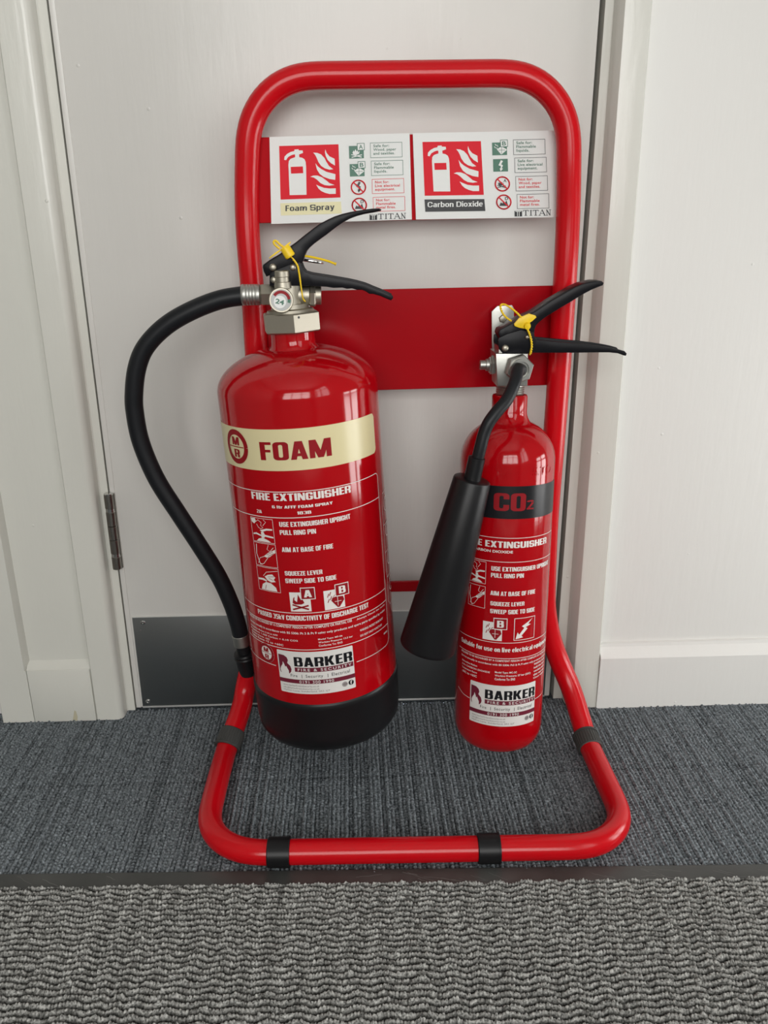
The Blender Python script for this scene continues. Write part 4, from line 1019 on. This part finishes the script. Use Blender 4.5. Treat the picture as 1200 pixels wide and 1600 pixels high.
p.stroke([(d(x), .0449) for x in range(-75, 67, 4)]+[(d(67), .0449), (d(67.5), .044), (d(67.5), -.138)]+arc2((d(67.5)-.007, -.138), .007, 0, -90, 5)+[(d(56), -.145), (d(41), -.145)], lw, 0, .0003)
p.stroke([(d(-50), -.145), (d(-62), -.144), (d(-75), -.140)], lw, 0, .0003)
hl = lambda v: p.stroke([(d(x), v) for x in range(-74, 69, 4)], lw, 0, .0003)
hl(.0188); hl(-.0721); hl(-.0902)
T_(p, d, 'FIRE EXTINGUISHER', -62, 49.3, .0343, .0412, bold=.045, space=1.05)
T_(p, d, '2kg CARBON DIOXIDE', -62, -.6, .0277, .0314, bold=.04, space=1.08)
step_picture(p, d(-57), -.0075, d(-32), .0172, 0); step_picture(p, d(-57), -.0350, d(-32), -.0102, 1)
for s_, a0, a1, v in (('USE EXTINGUISHER UPRIGHT', -25.4, 58, .0087), ('PULL RING PIN', -25.6, 14.1, .0013), ('AIM AT BASE OF FIRE', -25.6, 31.8, -.0186), ('SQUEEZE LEVER', -25.2, 16.5, -.0304), ('SWEEP SIDE TO SIDE', -25.2, 32.3, -.0390)):
    T_(p, d, s_, a0, a1, v, v+.0048, bold=.04)
hazard_B(p, d(-33.7), -.0700, .0262)
u, v = d(4.6), -.0695; s_ = .0255
p.frame(u, v, u+s_, v+s_, .0006, 0, .0003)
p.face([(u+a*s_, v+c*s_) for a, c in ((.86, .92), (.34, .62), (.46, .54), (.24, .26), (.16, .36), (.08, .06), (.42, .12), (.34, .20), (.62, .50), (.52, .56), (.78, .66), (.64, .70))], 0, .0003)
T_(p, d, 'Suitable for use on live electrical equipment', -69, 66, -.0840, -.0775, bold=.035)
T_(p, d, 'REQUIRES TO BE RECHARGED BY A COMPETENT PERSON AFTER COMPLETE OR PARTIAL USE', -68, 64, -.0945, -.0919, **fine)
T_(p, d, 'Service annually in accordance with BS 5306: Pt3 & Pt 9 using only products and parts', -68, 64, -.0995, -.0966, **fine)
for k, s_ in enumerate(('Extinguishing Medium', '2 Kg CARBON DIOXIDE', 'Temperature Range', '-30C to +60C')): T_(p, d, s_, -66, -23 if k == 1 else -40, -.1052-.0041*k, -.1026-.0041*k, **fine)
T_(p, d, 'Model Type: MC-2C', -16.7, 10.6, -.1082, -.1055, **fine); T_(p, d, 'Working Pressure: 57 bar (20C)', -16.7, 30.5, -.1122, -.1094, **fine); T_(p, d, 'Conforms To: EN3', -16.7, 8.5, -.1160, -.1132, **fine)
for k, s_ in enumerate(('WARNING: Do not', 'hold the horn', 'ventilate room', 'after each use', 'Check weight')): T_(p, d, s_, 36, 62, -.1030-.0042*k, -.1005-.0042*k, **fine)
p.build('instruction_print', MP, cm, co2, .003)['label'] = 'white printed instructions'
st = sticker(d, -.1712, -.1223, -49.2, 40.5).build('company_sticker', MP, cm, co2, .003); st['label'] = 'white company sticker'
for s_, a0, a1, v0, v1 in (('BAR', -22, -4, .108, .117), ('5.TO', 20, 52, .110, .119)):
    p = Print(); p.text(s_, d(a0), v0, d(a1), v1, 0, -.0002, .01, .0006); p.build('stamped_mark', [REDP], cm, co2, .003)
# valve
Z4 = lambda x, y: (740+x*.216667, 420+y*.216667)
A4 = lambda x, y, yy: at(*Z4(x, y), yy)
b = MB()
b.lathe(ca(.186), cf[1], [(0, .0145)]+[x for k in range(5) for x in ((.0008+.0022*k, .0150), (.0019+.0022*k, .0140))]+[(.013, .0145)], 40)
cn = [A4(152, 605, -.112), A4(388, 605, -.112), A4(384, 842, -.112), A4(165, 842, -.112)]
b.prism(cn, -.117, -.082, 0, .002)
b.prism([A4(180, 560, -.112), A4(388, 600, -.112), A4(388, 640, -.112), A4(180, 640, -.112)], -.113, -.086, 0, .001)
cv = b.build('valve_body', ZINC, co2)
o = A4(150, 692, -.1)
b = MB(); b.lathe(o+Vector((.002, 0, 0)), (-1, 0, 0), [(0, .0105), (.006, .0105), (.0065, .0088), (.008, .0085)], 6); b.lathe(o-Vector((.005, 0, 0)), (-1, 0, 0), [(0, .0062), (.004, .0062), (.0045, .0048), (.010, .0048), (.0105, .004)], 20)
b.build('burst_disc', ZINC, cv, ang=20)
sc = A4(318, 715, -.118); sdir = Vector((.12, -1, -.04))
b = hexnut(sc, sdir, .0085, .0150, (.25, 0, 1)); b.lathe(sc+sdir.normalized()*.008, sdir, [(0, .0115), (.003, .0112), (.003, .0085), (.001, .0083)], 36); b.build('swivel_nut', ZINC, cv, ang=20)
# discharge tube and horn
tp = [sc+sdir.normalized()*.004, sc+sdir.normalized()*.010, at(809, 577, -.138), at(806.5, 590, -.148), at(802, 604, -.155), at(791.7, 625, -.162), at(776.5, 643, -.167), at(763.5, 661, -.170), at(756, 679, -.171), at(750.5, 700, -.172), at(745, 722, -.172), at(741, 738, -.172)]
b = MB(); b.tube(spline(tp, 8), .0062, 20); b.build('discharge_tube', RUBBER, co2)
ht = at(738, 748, -.172); hb = at(667.5, 1010, -.172)
hdv = (hb-ht); HL = hdv.length
b = MB(); s0 = at(745.5, 714, -.172); b.lathe(s0, ht-s0, [(0, .0066), (.0006, .0084), ((ht-s0).length+.004, .0086)], 28); b.build('horn_collar', BLACKP, co2)
b = MB(); b.lathe(ht, hdv, [(0, .0085), (0, .0172), (.0006, .0183), (.002, .0189), (HL*.5, .0244), (HL-.004, .0299), (HL-.0015, .0299), (HL, .0290), (HL-.001, .0275), (HL*.5, .0210), (.02, .008), (.02, .001)], 56); b.build('discharge_horn', BLACKP, co2)
# levers
P4 = lambda l, yy: [A4(x, y, yy) for x, y in l]
yf, yb = -.1130, -.0890
up_ = [(178, 470), (190, 442), (240, 414), (300, 380), (345, 350), (400, 330), (440, 310), (500, 270), (560, 230), (620, 195), (680, 160), (730, 132), (780, 110), (830, 96), (880, 87), (925, 88), (942, 102), (935, 120), (900, 133), (850, 154), (800, 180), (750, 210), (700, 241), (650, 270), (600, 300), (550, 331), (510, 357), (475, 385), (452, 410), (442, 440), (440, 470), (420, 500), (300, 520), (200, 520)]
b = MB(); b.prism(P4(up_, yf), yf, yb, 0, .0014); lv = b.build('squeeze_lever', BLACKG, co2)
lo_ = [(180, 500), (240, 470), (340, 440), (435, 455), (442, 495), (462, 512), (560, 522), (700, 535), (800, 543), (900, 556), (980, 568), (1040, 580), (1090, 594), (1106, 612), (1100, 628), (1084, 626), (1040, 610), (980, 604), (900, 604), (800, 605), (700, 606), (560, 606), (425, 606), (400, 612), (330, 606), (215, 612), (186, 582), (176, 545)]
co_ = [(186, 560), (440, 520), (560, 548), (700, 556), (800, 564), (900, 575), (1000, 588), (1084, 610), (1040, 606), (980, 602), (800, 604), (425, 605), (215, 610)]
yf2, yb2 = -.1155, -.0870
b = MB(); b.prism(P4(lo_, yf2), yf2, yf2+.0022, 0, .0007); b.prism(P4(lo_, yf2), yb2-.0022, yb2, 0, .0007); b.prism(P4(co_, yf2), yf2+.002, yb2-.002, 0, 0)
ch = b.build('carry_handle', BLACKG, co2)
for x, y, r in ((228, 572, .0035), (385, 492, .0022)):
    c = A4(x, y, yf2-.0005); b = MB(); b.lathe(c+Vector((0, .004, 0)), (0, -1, 0), [(0, r), (.0045, r), (.0056, r*.8), (.0062, r*.4)], 20); b.build('rivet', STEEL, ch)
YF = yf2-.0025
b = MB()
b.prism(P4([(290, 398), (328, 352), (398, 322), (445, 336), (452, 350), (420, 378), (390, 398), (366, 432), (325, 424), (296, 414)], YF), YF-.0013, YF+.0013, 0, .0006)
c = A4(384, 412, YF-.001); b.lathe(c+Vector((0, .003, .001)), (.1, -1, -.3), [(0, .0030), (.003, .0037), (.0055, .0030), (.006, .001)], 18)
s1 = spline([A4(350, 358, YF), A4(305, 312, YF-.003), A4(258, 276, YF-.002), A4(222, 257, YF), A4(198, 260, YF), A4(194, 285, YF), A4(212, 325, YF), A4(240, 355, YF), A4(272, 376, YF+.002)], 6)
s2 = spline([A4(382, 420, YF), A4(392, 445, YF-.001), A4(406, 480, YF-.001), A4(415, 520, YF-.001), A4(418, 560, YF-.001), A4(412, 595, YF), A4(406, 618, YF+.004)], 6)
for s_ in (s1, s2):
    b.tube(s_, .0009, 8)
    for c in resample(s_, .0026): b.lathe(c-Vector((0, 0, .0009)), (.3, 0, 1), [(0, .0008), (.0009, .0014), (.0018, .0008)], 8)
b.build('tamper_seal', YEL, co2)['label'] = 'yellow plastic tamper seal'
# wall bracket behind the valve
bk = [at(768, 487, -.052), at(777, 478, -.052), at(800, 476.5, -.052), at(803.5, 482, -.052), at(803, 565, -.052), at(769, 575, -.052)]
b = MB(); b.prism(bk, -.0520, -.0495, 0, .0008)
z_ = at(785, 590, -.06).z
b.box((at(775, 520, -.05).x, -.0500, z_+.004), (at(797, 520, -.05).x, YP-.0001, z_+.062), 0, .001)
b.box((at(778, 590, -.06).x, -.0860, z_), (at(822, 590, -.08).x, -.0500, z_+.010), 0, .001)
br = b.build('hanging_bracket', ZINC, stand); br['label'] = 'zinc bracket plate behind the CO2 valve'
c = at(785.5, 498, -.052); b = MB(); b.lathe(c+Vector((0, .003, 0)), (0, -1, 0), [(0, .0045), (.004, .0045), (.0052, .0036), (.0056, .0015)], 6); b.build('bracket_screw', STEEL, br)
